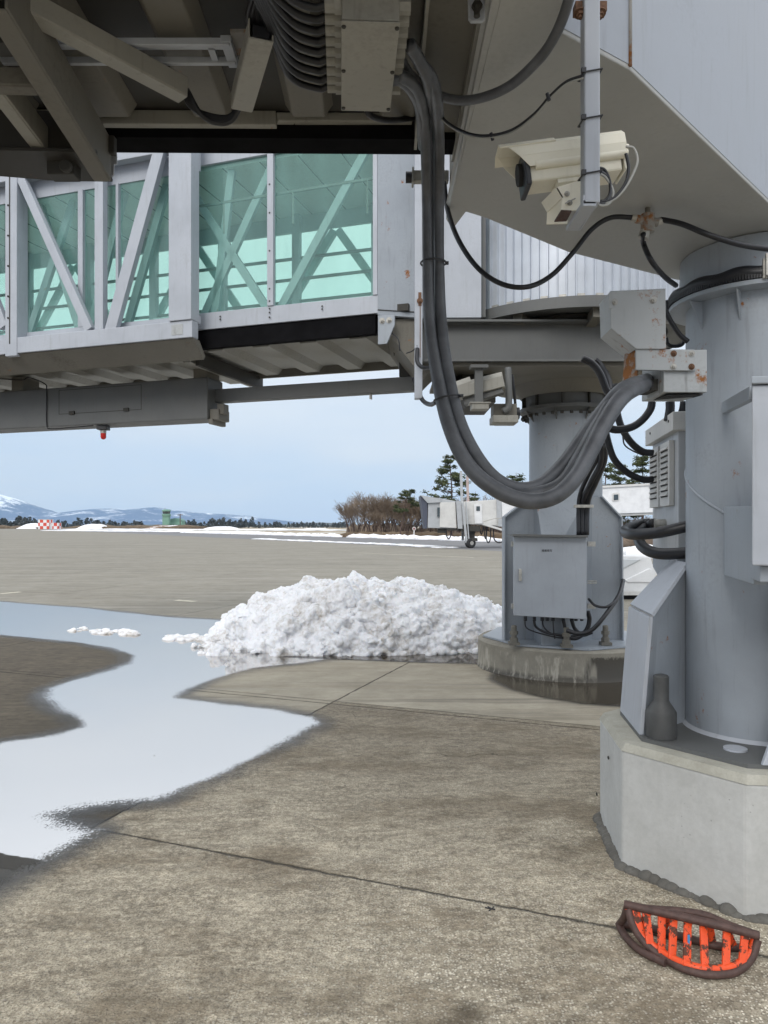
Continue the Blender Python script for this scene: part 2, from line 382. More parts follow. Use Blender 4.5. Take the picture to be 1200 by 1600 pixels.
    far = mixc(t, 1.0, far, comb(t, dk2), 'MULTIPLY'); brown = mixc(t, 1.0, brown, comb(t, dk), 'MULTIPLY')
    tm = noise_(t, oc, 1.3, 8, .7, stretch=(.07, 1.6, 1), off=(2, 5, 0)); far = mixc(t, mth(t, 'MULTIPLY', rng(t, tm, .55, .64), .55), far, (.11, .10, .085))
    tm2 = noise_(t, oc, 1.1, 8, .7, stretch=(.05, 1.3, 1), off=(8, 1, 0)); far = mixc(t, mth(t, 'MULTIPLY', rng(t, tm2, .56, .66), .5), far, (.38, .36, .32))
    oil = nd.new('ShaderNodeTexVoronoi'); oil.inputs['Scale'].default_value = .9; oil.inputs['Randomness'].default_value = 1
    dv = nd.new('ShaderNodeVectorMath'); dv.operation = 'ADD'; lk.new(oc, dv.inputs[0])
    nv = nd.new('ShaderNodeTexNoise'); nv.inputs['Scale'].default_value = 5; nv.inputs['Detail'].default_value = 6; lk.new(oc, nv.inputs['Vector'])
    sv = nd.new('ShaderNodeVectorMath'); sv.operation = 'SCALE'; sv.inputs['Scale'].default_value = .28; lk.new(nv.outputs['Color'], sv.inputs[0]); lk.new(sv.outputs[0], dv.inputs[1]); lk.new(dv.outputs[0], oil.inputs['Vector'])
    old = mixc(t, mth(t, 'MULTIPLY', rng(t, oil.outputs['Distance'], .10, .03), .6), old, (.05, .04, .028))
    cv = nd.new('ShaderNodeTexVoronoi'); cv.feature = 'DISTANCE_TO_EDGE'; cv.inputs['Scale'].default_value = .33; lk.new(dv.outputs[0], cv.inputs['Vector'])
    crk = mth(t, 'MULTIPLY', rng(t, cv.outputs['Distance'], .0022, .0006), rng(t, big, .50, .56)); old = mixc(t, mth(t, 'MULTIPLY', crk, .75), old, (.03, .026, .02))
    old = mixc(t, 1.0, old, (1.17, 1.13, 1.06), 'MULTIPLY')
    base = mixc(t, lowl, far, brown); base = mixc(t, near, base, old)
    base = mixc(t, mth(t, 'MULTIPLY', J, .9), base, (.02, .018, .015))
    # dark halo of dirt on both sides of joints
    lk.new(base, P.inputs['Base Color'])
    lk.new(rng(t, mid, .3, .7, .75, .95), P.inputs['Roughness']); P.inputs['Specular IOR Level'].default_value = .3
    h = mth(t, 'ADD', mth(t, 'MULTIPLY', fine, .6), mth(t, 'MULTIPLY', mth(t, 'MULTIPLY', stone, near), .5)); h = mth(t, 'SUBTRACT', h, mth(t, 'MULTIPLY', J, 2))
    h = mth(t, 'ADD', h, mth(t, 'MULTIPLY', grit, .3))
    n = bump(t, h, .85, .010); lk.new(n, P.inputs['Normal']); return m
M['apron'] = mk_ground()

def mk_puddle(name, deep=(.10, .095, .085), refl=3.0, fr=.10):
    m, t, nd, lk, P, o = nodes_of(name); nd.remove(P); oc = objco(t)
    at_ = nd.new('ShaderNodeAttribute'); at_.attribute_name = 'edge'; e = at_.outputs['Fac']
    n1 = noise_(t, oc, 1.6, 8, .75); n2 = noise_(t, oc, 75, 6, .8, stretch=(1, .7, 1)); n3 = noise_(t, oc, .9, 4)
    e1 = mth(t, 'ADD', e, mth(t, 'MULTIPLY', mth(t, 'SUBTRACT', n1, .5), fr*1.6))
    e2 = mth(t, 'ADD', e1, mth(t, 'MULTIPLY', mth(t, 'MULTIPLY', mth(t, 'SUBTRACT', n2, .52), rng(t, n3, .35, .6, .3, 2.0)), fr*2))
    wmask = mth(t, 'POWER', rng(t, e2, -.03, .035), 1.2)
    damp = mth(t, 'MULTIPLY', rng(t, e1, -fr*1.9, 0, 0, .85, True), rng(t, n3, .35, .65, .35, 1))
    tr = nd.new('ShaderNodeBsdfTransparent')
    dd = nd.new('ShaderNodeBsdfPrincipled'); dd.inputs['Base Color'].default_value = (.085, .082, .078, 1); dd.inputs['Roughness'].default_value = .35
    lk.new(bump(t, n2, .4, .006), dd.inputs['Normal'])
    df = nd.new('ShaderNodeBsdfDiffuse'); df.inputs[0].default_value = (*deep, 1)
    gl = nd.new('ShaderNodeBsdfGlossy'); gl.inputs['Roughness'].default_value = .015; gl.inputs[0].default_value = (.98, .96, .94, 1)
    frn = nd.new('ShaderNodeFresnel'); frn.inputs[0].default_value = refl
    rip = bump(t, noise_(t, oc, 3, 3), .02, .01); lk.new(rip, gl.inputs['Normal'])
    wm = nd.new('ShaderNodeMixShader'); lk.new(frn.outputs[0], wm.inputs[0]); lk.new(df.outputs[0], wm.inputs[1]); lk.new(gl.outputs[0], wm.inputs[2])
    a = nd.new('ShaderNodeMixShader'); lk.new(damp, a.inputs[0]); lk.new(tr.outputs[0], a.inputs[1]); lk.new(dd.outputs[0], a.inputs[2])
    b = nd.new('ShaderNodeMixShader'); lk.new(wmask, b.inputs[0]); lk.new(a.outputs[0], b.inputs[1]); lk.new(wm.outputs[0], b.inputs[2])
    lk.new(b.outputs[0], o.inputs[0]); return m
M['puddle'] = mk_puddle('standing melt water', (.10, .098, .095), 30, .12)
M['puddle2'] = mk_puddle('shallow brown water', (.05, .042, .03), 1.6, .05)

def mk_field():
    m, t, nd, lk, P, o = nodes_of('dry winter grass'); oc = objco(t)
    a = noise_(t, oc, .02, 6, .6); b = noise_(t, oc, .3, 6, .7)
    c = mixc(t, rng(t, b, .35, .65), (.20, .15, .085), (.34, .28, .18))
    c = mixc(t, rng(t, a, .52, .58, 0, .5), c, (.7, .72, .76)); lk.new(c, P.inputs['Base Color']); P.inputs['Roughness'].default_value = .9; return m
M['field'] = mk_field()
M['asphalt'] = simple('grey taxiway asphalt', (.15, .15, .155), .8, 0, .18, .3, 0)

def mk_mountain():
    m, t, nd, lk, P, o = nodes_of('snowy mountain forest'); oc = objco(t)
    a = noise_(t, oc, .0035, 9, .72); b = noise_(t, oc, .022, 9, .75)
    sp = nd.new('ShaderNodeSeparateXYZ'); lk.new(oc, sp.inputs[0])
    k = mth(t, 'ADD', mth(t, 'MULTIPLY', a, .6), mth(t, 'MULTIPLY', b, .4)); k = mth(t, 'ADD', k, rng(t, sp.outputs['Z'], 0, 260, -.10, .06))
    lk.new(mixc(t, rng(t, k, .475, .565), (.05, .12, .27), (.84, .91, 1)), P.inputs['Base Color']); P.inputs['Roughness'].default_value = .9; return m  # forest colour carries the blue of the distant haze
M['mountain'] = mk_mountain()
def foliage(name, c1, c2, sc_=1.2):
    m, t, nd, lk, P, o = nodes_of(name); oc = objco(t)
    a = noise_(t, oc, sc_, 4, .6)
    lk.new(mixc(t, rng(t, a, .35, .65), c1, c2), P.inputs['Base Color']); P.inputs['Roughness'].default_value = .8; P.inputs['Specular IOR Level'].default_value = .2; return m
M['pine'] = foliage('pine needles', (.02, .032, .014), (.085, .10, .04))
M['twig'] = foliage('bare twigs', (.13, .10, .078), (.25, .195, .145), .4)
M['bark'] = foliage('bark', (.07, .05, .045), (.14, .10, .085), 3)
M['farwood'] = foliage('distant wood', (.035, .05, .06), (.075, .08, .08), .05)  # haze of distance painted in as a paler, bluer tone
M['brush'] = foliage('brown brush', (.10, .07, .045), (.18, .135, .09), .5)
M['green_b'] = simple('green concrete render', (.17, .32, .25), .8, 0, .1, .5, 0)
def mk_check():
    m, t, nd, lk, P, o = nodes_of('red white checks'); oc = objco(t)
    c = nd.new('ShaderNodeTexChecker'); c.inputs['Scale'].default_value = .56; mp = nd.new('ShaderNodeMapping'); mp.inputs['Location'].default_value = (.37, .41, .2); lk.new(oc, mp.inputs[0]); lk.new(mp.outputs[0], c.inputs['Vector'])
    c.inputs[1].default_value = (.65, .06, .03, 1); c.inputs[2].default_value = (.8, .8, .8, 1); lk.new(c.outputs[0], P.inputs['Base Color']); return m
M['check'] = mk_check()
# ================================================================ SETTING: ground
def sheet(name, pts, mat, z, kind='structure', lab=None):
    b = MB(); b.face([(x, y, z) for x, y in pts])
    bm = b.b; me = bpy.data.meshes.new(name); bm.to_mesh(me); bm.free()
    if me.polygons[0].normal.z < 0: me.flip_normals()
    o = bpy.data.objects.new(name, me); C.objects.link(o); me.materials.append(mat); o['kind'] = kind
    return o
sheet('ground', [(-9000, -400), (9000, -400), (9000, 9000), (-9000, 9000)], M['field'], -.02)
def nearline(Y): return 8-(Y-46)/1.8
def farline(Y): return 3.2-(Y-92)/1.8
sheet('apron', [(90, -40), (90, nearline(0)*0-40+40), (nearline(0), 0), (nearline(520), 520), (-420, 520), (-420, -40)], M['apron'], 0)
sheet('taxiway', [(nearline(-60), -60), (farline(-60), -60), (farline(560), 560), (nearline(560), 560)], M['asphalt'], -.006)
sheet('grass_field_road', [(farline(300)+3, 300), (farline(300)+9, 300), (farline(560)+9, 560), (farline(560)+3, 560)], M['asphalt'], -.01)
# yellow-white apron markings far out
for nm, (xa, ya, xb, yb) in {'apron_marking': (560, 864, 740, 871), 'faded_apron_marking': (0, 928, 32, 925), 'pale_apron_marking': (275, 938, 305, 940)}.items():
    p, q = V(atz(xa, ya)), V(atz(xb, yb)); d = (q-p).normalized(); n = V((-d.y, d.x, 0))*.09
    sheet(nm, [tuple((p-n)[:2]), tuple((q-n)[:2]), tuple((q+n)[:2]), tuple((p+n)[:2])], simple(nm+' paint', (.48, .45, .36), .8, 0, .2, 4, 0), .004)

import numpy as np
def poly_dist(P, poly):
    P = np.array(P); A = np.array(poly); B = np.roll(A, -1, 0)
    d = np.full(len(P), 1e9); ins = np.zeros(len(P), bool)
    for a, b in zip(A, B):
        ab = b-a; t = np.clip(((P-a) @ ab)/max(1e-9, ab @ ab), 0, 1); q = a+t[:, None]*ab
        d = np.minimum(d, np.hypot(*(P-q).T))
        c = ((a[1] > P[:, 1]) != (b[1] > P[:, 1])); xs = (b[0]-a[0])*(P[:, 1]-a[1])/(b[1]-a[1]+1e-12)+a[0]
        ins ^= c & (P[:, 0] < xs)
    return np.where(ins, d, -d)
def puddle(name, outline, mat, x0, x1, y0, y1, step, z=.004, margin=.3):
    poly = [g2(x, y) for x, y in outline]
    xs = np.arange(x0, x1+1, step); ys = np.arange(y0, y1+1, step)
    P = [g2(x, y) for y in ys for x in xs]
    D = poly_dist(P, poly); W = len(xs); me = bpy.data.meshes.new(name); fs = []
    for j in range(len(ys)-1):
        for i in range(W-1):
            q = (j*W+i, j*W+i+1, (j+1)*W+i+1, (j+1)*W+i)
            if max(D[k] for k in q) > -margin: fs.append(q[::-1])
    used = sorted({k for q in fs for k in q}); mp = {k: n for n, k in enumerate(used)}
    me.from_pydata([(P[k][0], P[k][1], z) for k in used], [], [tuple(mp[k] for k in q) for q in fs])
    a = me.attributes.new('edge', 'FLOAT', 'POINT'); a.data.foreach_set('value', [float(D[k]) for k in used])
    o = bpy.data.objects.new(name, me); C.objects.link(o); me.materials.append(mat); o['kind'] = 'structure'
    if me.polygons[0].normal.z < 0: me.flip_normals()
    return o
PUD = [(-300, 925), (-100, 936), (0, 940), (60, 945), (130, 950), (200, 958), (270, 965), (340, 969), (400, 972), (440, 990), (520, 1000), (560, 1022),
       (520, 1030), (470, 1036), (400, 1044), (340, 1060), (285, 1080), (275, 1090), (330, 1098), (420, 1108), (490, 1122), (498, 1130), (450, 1158), (400, 1182),
       (330, 1217), (250, 1249), (225, 1252), (180, 1254), (130, 1262), (78, 1274), (88, 1288), (148, 1300), (90, 1330), (0, 1382), (-80, 1425), (-300, 1560), (-300, 1190), (-80, 1180), (0, 1162),
       (80, 1150), (130, 1136), (118, 1122), (88, 1108), (70, 1090), (78, 1076), (110, 1064), (165, 1050), (203, 1036), (206, 1024), (180, 1014), (120, 1004), (60, 998), (0, 992), (-80, 988), (-300, 985)]
puddle('puddle', PUD, M['puddle'], -300, 640, 905, 1600, 3.0)
puddle('shallow_puddle', [(770, 1062), (800, 1078), (850, 1090), (910, 1100), (1000, 1106), (1060, 1100), (1060, 1040), (900, 1030), (780, 1040)], M['puddle2'], 740, 1060, 1030, 1120, 4, z=.008)
# wet strip along the foot of the snow pile
puddle('melt_wet_strip', [(440, 1010), (440, 1026), (520, 1030), (640, 1034), (760, 1038), (800, 1032), (800, 1010)], M['puddle2'], 400, 830, 995, 1055, 4, z=.006)

# ---------------------------------------------------------------- mountains
def ridge(px): 
    pts = [(-900, 800), (-500, 790), (-300, 800), (-150, 782), (-60, 788), (0, 776), (20, 771), (45, 777), (75, 789), (100, 799), (122, 803), (160, 797), (200, 794.5), (225, 797), (262, 794), (300, 799), (340, 802), (400, 806), (430, 811), (480, 816), (560, 820), (800, 822), (2000, 822)]
    for a, b in zip(pts, pts[1:]):
        if a[0] <= px <= b[0]: t = (px-a[0])/(b[0]-a[0]); t = t*t*(3-2*t)*.5+t*.5; return a[1]+(b[1]-a[1])*t
    return 822
def mountains(name, Y0, Y1, pxr, hfun, mat, nx=260, ny=26, namp=.16, seed=0):
    vs = []; fs = []
    for j in range(ny+1):
        v = j/ny; Y = Y0+(Y1-Y0)*v
        for i in range(nx+1):
            px = pxr[0]+(pxr[1]-pxr[0])*i/nx; X = (px-600)*Y1/F
            h = hfun(px)*Y1/F
            prof = min(1, v/.82)**1.15 if v < .82 else 1-(v-.82)*1.2
            n = noise.fractal(V((X*.0018, Y*.0028, seed)), 1.0, 2.1, 6)
            rg = 1-abs(noise.noise(V((X*.0035, Y*.0012, seed+5))))*1.2
            z = h*prof*(1+namp*n*(1 if v < .8 else .25)) - h*.28*(1-rg)*math.sin(min(1, v/.82)*math.pi)
            vs.append((X, Y, z-1 if v > 0 else -3))
    for j in range(ny):
        for i in range(nx):
            k = j*(nx+1)+i; fs.append((k, k+1, k+nx+2, k+nx+1))
    me = bpy.data.meshes.new(name); me.from_pydata(vs, [], fs); me.shade_smooth(); me.materials.append(mat)
    o = bpy.data.objects.new(name, me); C.objects.link(o); o['kind'] = 'structure'; return o
mountains('mountains', 4200, 6200, (-900, 900), lambda p: 822-ridge(p), M['mountain'])
mountains('hills', 2400, 3200, (-900, 1600), lambda p: 3.2+2.6*noise.noise(V((p*.012, 3, 0)))+(3.5 if 420 < p < 560 else 0)*math.sin((p-420)/140*math.pi), M['farwood'], 200, 8, .2, 9)

# ---------------------------------------------------------------- distant wood (one mass)
def quad(vs, fs, c, a, b):
    k = len(vs); vs += [c-a-b, c+a-b, c+a+b, c-a+b]; fs.append((k, k+1, k+2, k+3))
def mesh_obj(name, vs, fs, mat, parent=None, loc=None):
    L = V((0, 0, 0)) if parent is None and loc is None else (root_loc(parent) if parent else V(loc))
    me = bpy.data.meshes.new(name); me.from_pydata([tuple(V(v)-L) for v in vs], [], fs); me.materials.append(mat)
    o = bpy.data.objects.new(name, me); C.objects.link(o)
    if parent: o.parent = parent
    else: o.location = L
    return o
rd = random.Random(3)
vs, fs = [], []
def far_tree(px, Y, h, wd, dens=46):
    X = (px-600)*Y/F
    for k in range(dens):
        u = rd.random(); z = h*(.12+.88*u); r = wd*(1-u*.75)*(.4+.6*rd.random()); an = rd.random()*6.28
        c = V((X+r*math.cos(an), Y+r*math.sin(an), z)); s_ = h*.09*(.6+rd.random())
        a = V((rd.uniform(-1, 1), rd.uniform(-1, 1), rd.uniform(-.5, .5))).normalized()*s_; b2 = a.cross(V((rd.uniform(-1, 1), rd.uniform(-1, 1), rd.uniform(-1, 1)))).normalized()*s_
        quad(vs, fs, c, a, b2)
def hprof(px):
    if px < 55: return 6.5
    if px < 115: return 4.5
    if px < 160: return 5.5
    if px < 290: return 4.2
    if px < 400: return 5.5
    return 3.5
px = -260
while px < 545:
    Y = rd.uniform(560, 660); h = hprof(px)*Y/600*rd.uniform(.5, 1.4)*1.05
    if not (228 < px < 258): far_tree(px, Y, h, h*.38)
    px += rd.uniform(1.0, 3.6)
o = mesh_obj('distant_wood', vs, fs, M['farwood'], loc=(0, 600, 0)); o['kind'] = 'stuff'; o['label'] = 'dark line of far trees along the horizon below the mountains'; o['category'] = 'wood'

# ---------------------------------------------------------------- snow banks and berms far away
def lump_row(name, pts, wd, ht, mat, lab, cat='snow bank', seed=1, n=90, kind=None, dens=1):
    r = random.Random(seed); b = MB()
    L = [V((x, y, 0)) for x, y in pts]; segs = [(p, q, (q-p).length) for p, q in zip(L, L[1:])]; tot = sum(s[2] for s in segs)
    for k in range(n):
        d = r.random()*tot
        for p, q, l in segs:
            if d <= l: break
            d -= l
        c = p.lerp(q, d/l); s_ = r.uniform(.35, 1.0)
        b.sphere(c+V((r.uniform(-.5, .5)*wd, r.uniform(-.5, .5)*wd, 0)), 1, 1, (wd*s_*r.uniform(.5, 1.4), wd*s_*.6, ht*s_))
    for v in b.b.verts: v.co += V(noise.noise_vector(v.co*1.3/max(wd, .3)))*min(ht, wd)*.25
    o = obj(name, b, mat, smooth=180)
    return tag(o, lab, cat, kind=kind)
lump_row('snow_bank', [g2(400, 842), g2(520, 847), g2(620, 851), g2(700, 856)], 1.0, .10, M['snowfar'], 'low broken line of old snow on the near edge of the taxiway', kind='stuff', seed=4, n=170)
lump_row('snow_bank', [(farline(180)-3, 180), (farline(130), 130), (farline(92), 92), (farline(60), 60), (farline(45)+3, 45)], 1.7, .55, M['snowfar'], 'ploughed snow bank along the far side of the taxiway before the bare trees', kind='stuff', seed=5, n=330)
lump_row('snow_bank', [g2(95, 829.3), g2(180, 830.2), g2(300, 831.2), g2(400, 832.5)], 5.5, .45, M['snowfar'], 'long flat strip of snow beyond the far edge of the apron', kind='stuff', seed=6, n=150)
lump_row('snow_bank', [g2(120, 827), g2(330, 828.2), g2(540, 829)], 14, .5, M['snowfar'], 'farthest thin strip of snow on the dry grass', kind='stuff', seed=8, n=130)
lump_row('snow_bank', [(12.5, 56), (14, 42), (17, 30), (24, 27)], 1.6, .62, M['snowfar'], 'heap of grey snow at the verge seen between the two pillars', kind='stuff', seed=9, n=160)
lump_row('brown_brush', [g2(-100, 826), g2(200, 826.2), g2(300, 827)], 12, 2.3, M['brush'], 'strip of brown brush in front of the far trees', 'brush', seed=7, n=120, kind='stuff')

def berm(px0, px1, ytop, ybase, lab, mat, seed, dep=22):
    Y = EYE*F/(ybase-HY); X0 = (px0-600)*Y/F; X1 = (px1-600)*Y/F; h = (ybase-ytop)*Y/F*.72
    nx, ny = 26, 10; vs, fs = [], []
    for j in range(ny+1):
        for i in range(nx+1):
            u = i/nx*2-1; v = j/ny*2-1
            z = h*max(0, 1-abs(u)**3.2)**.7*max(0, 1-v*v)**.6*(1+.12*noise.noise(V((u*3, v*3, seed))))
            vs.append(V(((X0+X1)/2+u*(X1-X0)/2, Y+dep/2+v*dep/2, z-.05)))
    for j in range(ny):
        for i in range(nx): k = j*(nx+1)+i; fs.append((k, k+1, k+nx+2, k+nx+1))
    o = mesh_obj('snowy_shelter', vs, fs, mat, loc=((X0+X1)/2, Y+dep/2, 0)); o.data.shade_smooth(); return tag(o, lab, 'earth shelter', 'snow covered earth shelters')
def mk_berm(name, th):
    m, t, nd, lk, P, o = nodes_of(name); oc = objco(t); a = noise_(t, oc, .09, 7, .7); b = noise_(t, oc, .6, 4)
    lk.new(mixc(t, rng(t, mth(t, 'ADD', mth(t, 'MULTIPLY', a, .7), mth(t, 'MULTIPLY', b, .3)), th, th+.05), (.20, .13, .085), (.82, .83, .86)), P.inputs['Base Color']); P.inputs['Roughness'].default_value = .8; return m
bm1 = mk_berm('snow on earth', .36); bm2 = mk_berm('patchy snow on earth', .5)
berm(24, 63, 814, 826.2, 'leftmost snow covered shelter mound beside the checkered hut', bm1, 1)
berm(117, 156, 815.5, 826.3, 'white snow mound right of the red checkered hut', bm1, 2)
berm(218, 299, 818, 827, 'patchy brown and white mound in front of the green tower', bm2, 3)
berm(310, 364, 820, 828.3, 'white mound right of the green tower', bm1, 4)
berm(400, 446, 824, 828.6, 'small flat white mound in the middle of the horizon', bm1, 5)
berm(466, 512, 823.6, 828.6, 'rightmost white mound near the bare trees', bm1, 6)

# ---------------------------------------------------------------- control tower, checkered hut, utility pole
def wx(px, Y): return (px-600)*Y/F
def wz(py, Y): return EYE-(py-HY)*Y/F
Y = 520; T = thing('control_tower', 'pale green control tower standing before the mountains', 'control tower', (wx(260, Y), Y, 0))
b = MB(); x = wx(260, Y); b.box((x, Y, wz(808, Y)/2), (4.4, 4.4, wz(808, Y))); obj('shaft', b, M['green_b'], T)
b = MB(); b.lathe([(2.6, wz(808, Y)), (3.2, wz(805, Y)), (3.2, wz(803.5, Y)), (2.6, wz(803, Y))], (x, Y, 0), 8); obj('gallery', b, M['green_b'], T)
b = MB(); b.lathe([(2.5, wz(803, Y)), (2.9, wz(799, Y))], (x, Y, 0), 8); obj('window_band', b, M['darkglass'], T)
b = MB(); b.lathe([(3.1, wz(799, Y)), (3.1, wz(797, Y)), (1.6, wz(796, Y))], (x, Y, 0), 8); obj('roof', b, M['green_b'], T)
b = MB(); b.cyl((x-1, Y, wz(796.5, Y)), (x-1, Y, wz(793.5, Y)), .14, 6); obj('antenna', b, M['zinc'], T)
Y = 530; T = thing('base_building', 'low green building with a curved roof right of the control tower', 'building', (wx(277, Y), Y, 0))
b = MB(); b.box((wx(277, Y), Y, wz(815, Y)/2), (wx(287, Y)-wx(267, Y), 9, wz(815, Y))); obj('wall', b, M['green_b'], T)
b = MB(); n = 12; pr = [V((wx(277, Y)+4.9*math.cos(math.pi*k/n), Y-4.6, wz(815, Y)+2.4*math.sin(math.pi*k/n))) for k in range(n+1)]; b.prism(pr, (0, 9.2, 0)); obj('roof', b, simple('green roof', (.12, .25, .2), .6), T)
for k in range(4): b = MB(); b.box((wx(270+k*4, Y), Y-4.53, 2.0), (1.0, .1, 1.1)); obj('window', b, M['darkglass'], T)
Y = 500; T = thing('utility_pole', 'dark utility pole with a crossbar beside the control tower', 'utility pole', (wx(281.5, Y), Y, 0))
b = MB(); b.cyl((wx(281.5, Y), Y, 0), (wx(281.5, Y), Y, wz(803, Y)), .35, 8); obj('pole', b, M['bark'], T)
b = MB(); b.box((wx(281.5, Y), Y, wz(804.5, Y)), (3.6, .3, .5)); obj('crossbar', b, M['bark'], T)
Y = 395; T = thing('checkered_hut', 'red and white checkered hut on the far grass at left', 'hut', (wx(72, Y), Y, 0))
b = MB(); b.box((wx(71.5, Y), Y, wz(812, Y)/2), (wx(80, Y)-wx(63, Y), 5, wz(812, Y))); obj('wall', b, M['check'], T)
b = MB(); b.box((wx(89, Y), Y, wz(817, Y)/2), (wx(93.5, Y)-wx(84.5, Y), 4, wz(817, Y))); obj('annex', b, M['check'], T)
b = MB(); b.box((wx(71.5, Y), Y, wz(812, Y)+.1), (6.2, 5.3, .2)); obj('roof', b, M['offwhite'], T)
b = MB(); b.box((wx(82, Y), Y, wz(818, Y)/2), (1.4, 3.5, wz(818, Y))); obj('link', b, M['white'], T)

# ---------------------------------------------------------------- bare trees and pines
def ribbon(vs, fs, p, q, r0, r1):
    d = (q-p); 
    if d.length < 1e-4: return
    d.normalize(); s1 = d.orthogonal().normalized(); s2 = d.cross(s1); k = len(vs)
    for c, r in ((p, r0), (q, r1)):
        for j in range(3):
            a = j*2.0944; vs.append(c+s1*(r*math.cos(a))+s2*(r*math.sin(a)))
    for j in range(3): fs.append((k+j, k+(j+1) % 3, k+3+(j+1) % 3, k+3+j))
def bare_mesh(seed, H, spread):
    r = random.Random(seed); tv, tf, wv, wf = [], [], [], []
    def grow(p, d, l, rad, lev):
        q = p+d*l
        ribbon(*((tv, tf) if lev < 2 else (wv, wf)), p, q, rad, rad*.7)
        if lev >= 5 or rad < .006: return
        for k in range(r.choice((2, 3, 3)) if lev < 4 else 3):
            nd_ = (d+V((r.uniform(-1, 1), r.uniform(-1, 1), r.uniform(-.25, .7)))*(.55*spread)).normalized()
            grow(p.lerp(q, r.uniform(.55, 1)), nd_, l*r.uniform(.62, .86), max(.017, rad*.62), lev+1)
    for k in range(r.choice((3, 4))):
        a = r.uniform(0, 6.28); grow(V((.5*math.cos(a), .5*math.sin(a), 0)), V((.28*math.cos(a), .28*math.sin(a), 1)).normalized(), H*.27, .085, 0)
    return tv, tf, wv, wf
variants = [bare_mesh(s, 9.3, 1.15) for s in (11, 12, 13, 14)]
vmesh = []
for tv, tf, wv, wf in variants:
    a = bpy.data.meshes.new('trunk'); a.from_pydata([tuple(v) for v in tv], [], tf); a.materials.append(M['bark'])
    c = bpy.data.meshes.new('crown'); c.from_pydata([tuple(v) for v in wv], [], wf); c.materials.append(M['twig'])
    vmesh.append((a, c))
def bare_tree(X, Y, s, k, lab):
    T = thing('bare_tree', lab, 'tree', (X, Y, 0), 'bare brown trees beyond the taxiway'); T.rotation_euler.z = rd.uniform(0, 6.28); T.scale = (s*1.15, s*1.15, s)
    for nm, me in zip(('trunk', 'crown'), vmesh[k % 4]):
        c = bpy.data.objects.new(nm, me); C.objects.link(c); c.parent = T
bt = [(550, 112, .80, 'leftmost bare brown tree of the thicket'), (566, 118, .95, 'bare tree second from the left of the thicket'), (582, 112, .98, 'tall leafless tree left of the first pine'), (598, 121, .92, None), (610, 113, .85, None), (622, 124, .95, None),
      (636, 118, .82, None), (650, 122, .9, None), (664, 116, .84, None), (678, 125, .9, None), (693, 118, .85, None), (708, 126, .9, None), (722, 118, .85, None), (738, 124, .9, None), (754, 118, .85, None), (768, 124, .88, None), (782, 116, .8, None), (800, 120, .8, None), (820, 118, .8, None), (560, 128, .8, None), (590, 130, .9, None), (605, 132, .9, None), (645, 131, .9, None), (672, 133, .95, None), (574, 108, .55, None), (600, 107, .55, None), (640, 106, .5, None), (670, 106, .5, None), (700, 105, .5, None), (740, 104, .5, None), (770, 103, .5, None),
      (985, 62, .34, None), (1000, 64, .36, None), (970, 60, .33, None), (1018, 62, .35, None), (955, 63, .34, None), (1035, 66, .36, None)]
for i, (px, Y, s, lab) in enumerate(bt):
    if lab is None: lab = 'bare brown tree in the dense leafless thicket' if px < 900 else 'low leafless bush behind the white corridor seen between the pillars'
    bare_tree(wx(px, Y), Y, s, i, lab)
rt = random.Random(31)
for i in range(34):
    px = rt.uniform(552, 800); bare_tree(wx(px, 118), rt.uniform(110, 136), rt.uniform(.6, .95), i, 'bare brown tree in the dense leafless thicket')
lump_row('brown_brush', [(wx(560, 130), 130), (wx(700, 130), 130), (wx(860, 122), 122)], 3.0, 2.3, M['twig'], 'dusky mass of twigs behind the bare trees', 'brush', seed=15, n=120, kind='stuff')
lump_row('brown_brush', [(wx(545, 108), 108), (wx(640, 108), 108), (wx(720, 104), 104), (wx(830, 100), 100)], 2.4, .9, M['brush'], 'tangle of brown undergrowth at the foot of the bare trees', 'brush', seed=12, n=240, kind='stuff')
lump_row('brown_brush', [(wx(930, 56), 56), (wx(1100, 56), 56)], 1.4, 1.1, M['twig'], 'brown hedge behind the white corridor seen between the pillars', 'brush', seed=13, n=90, kind='stuff')

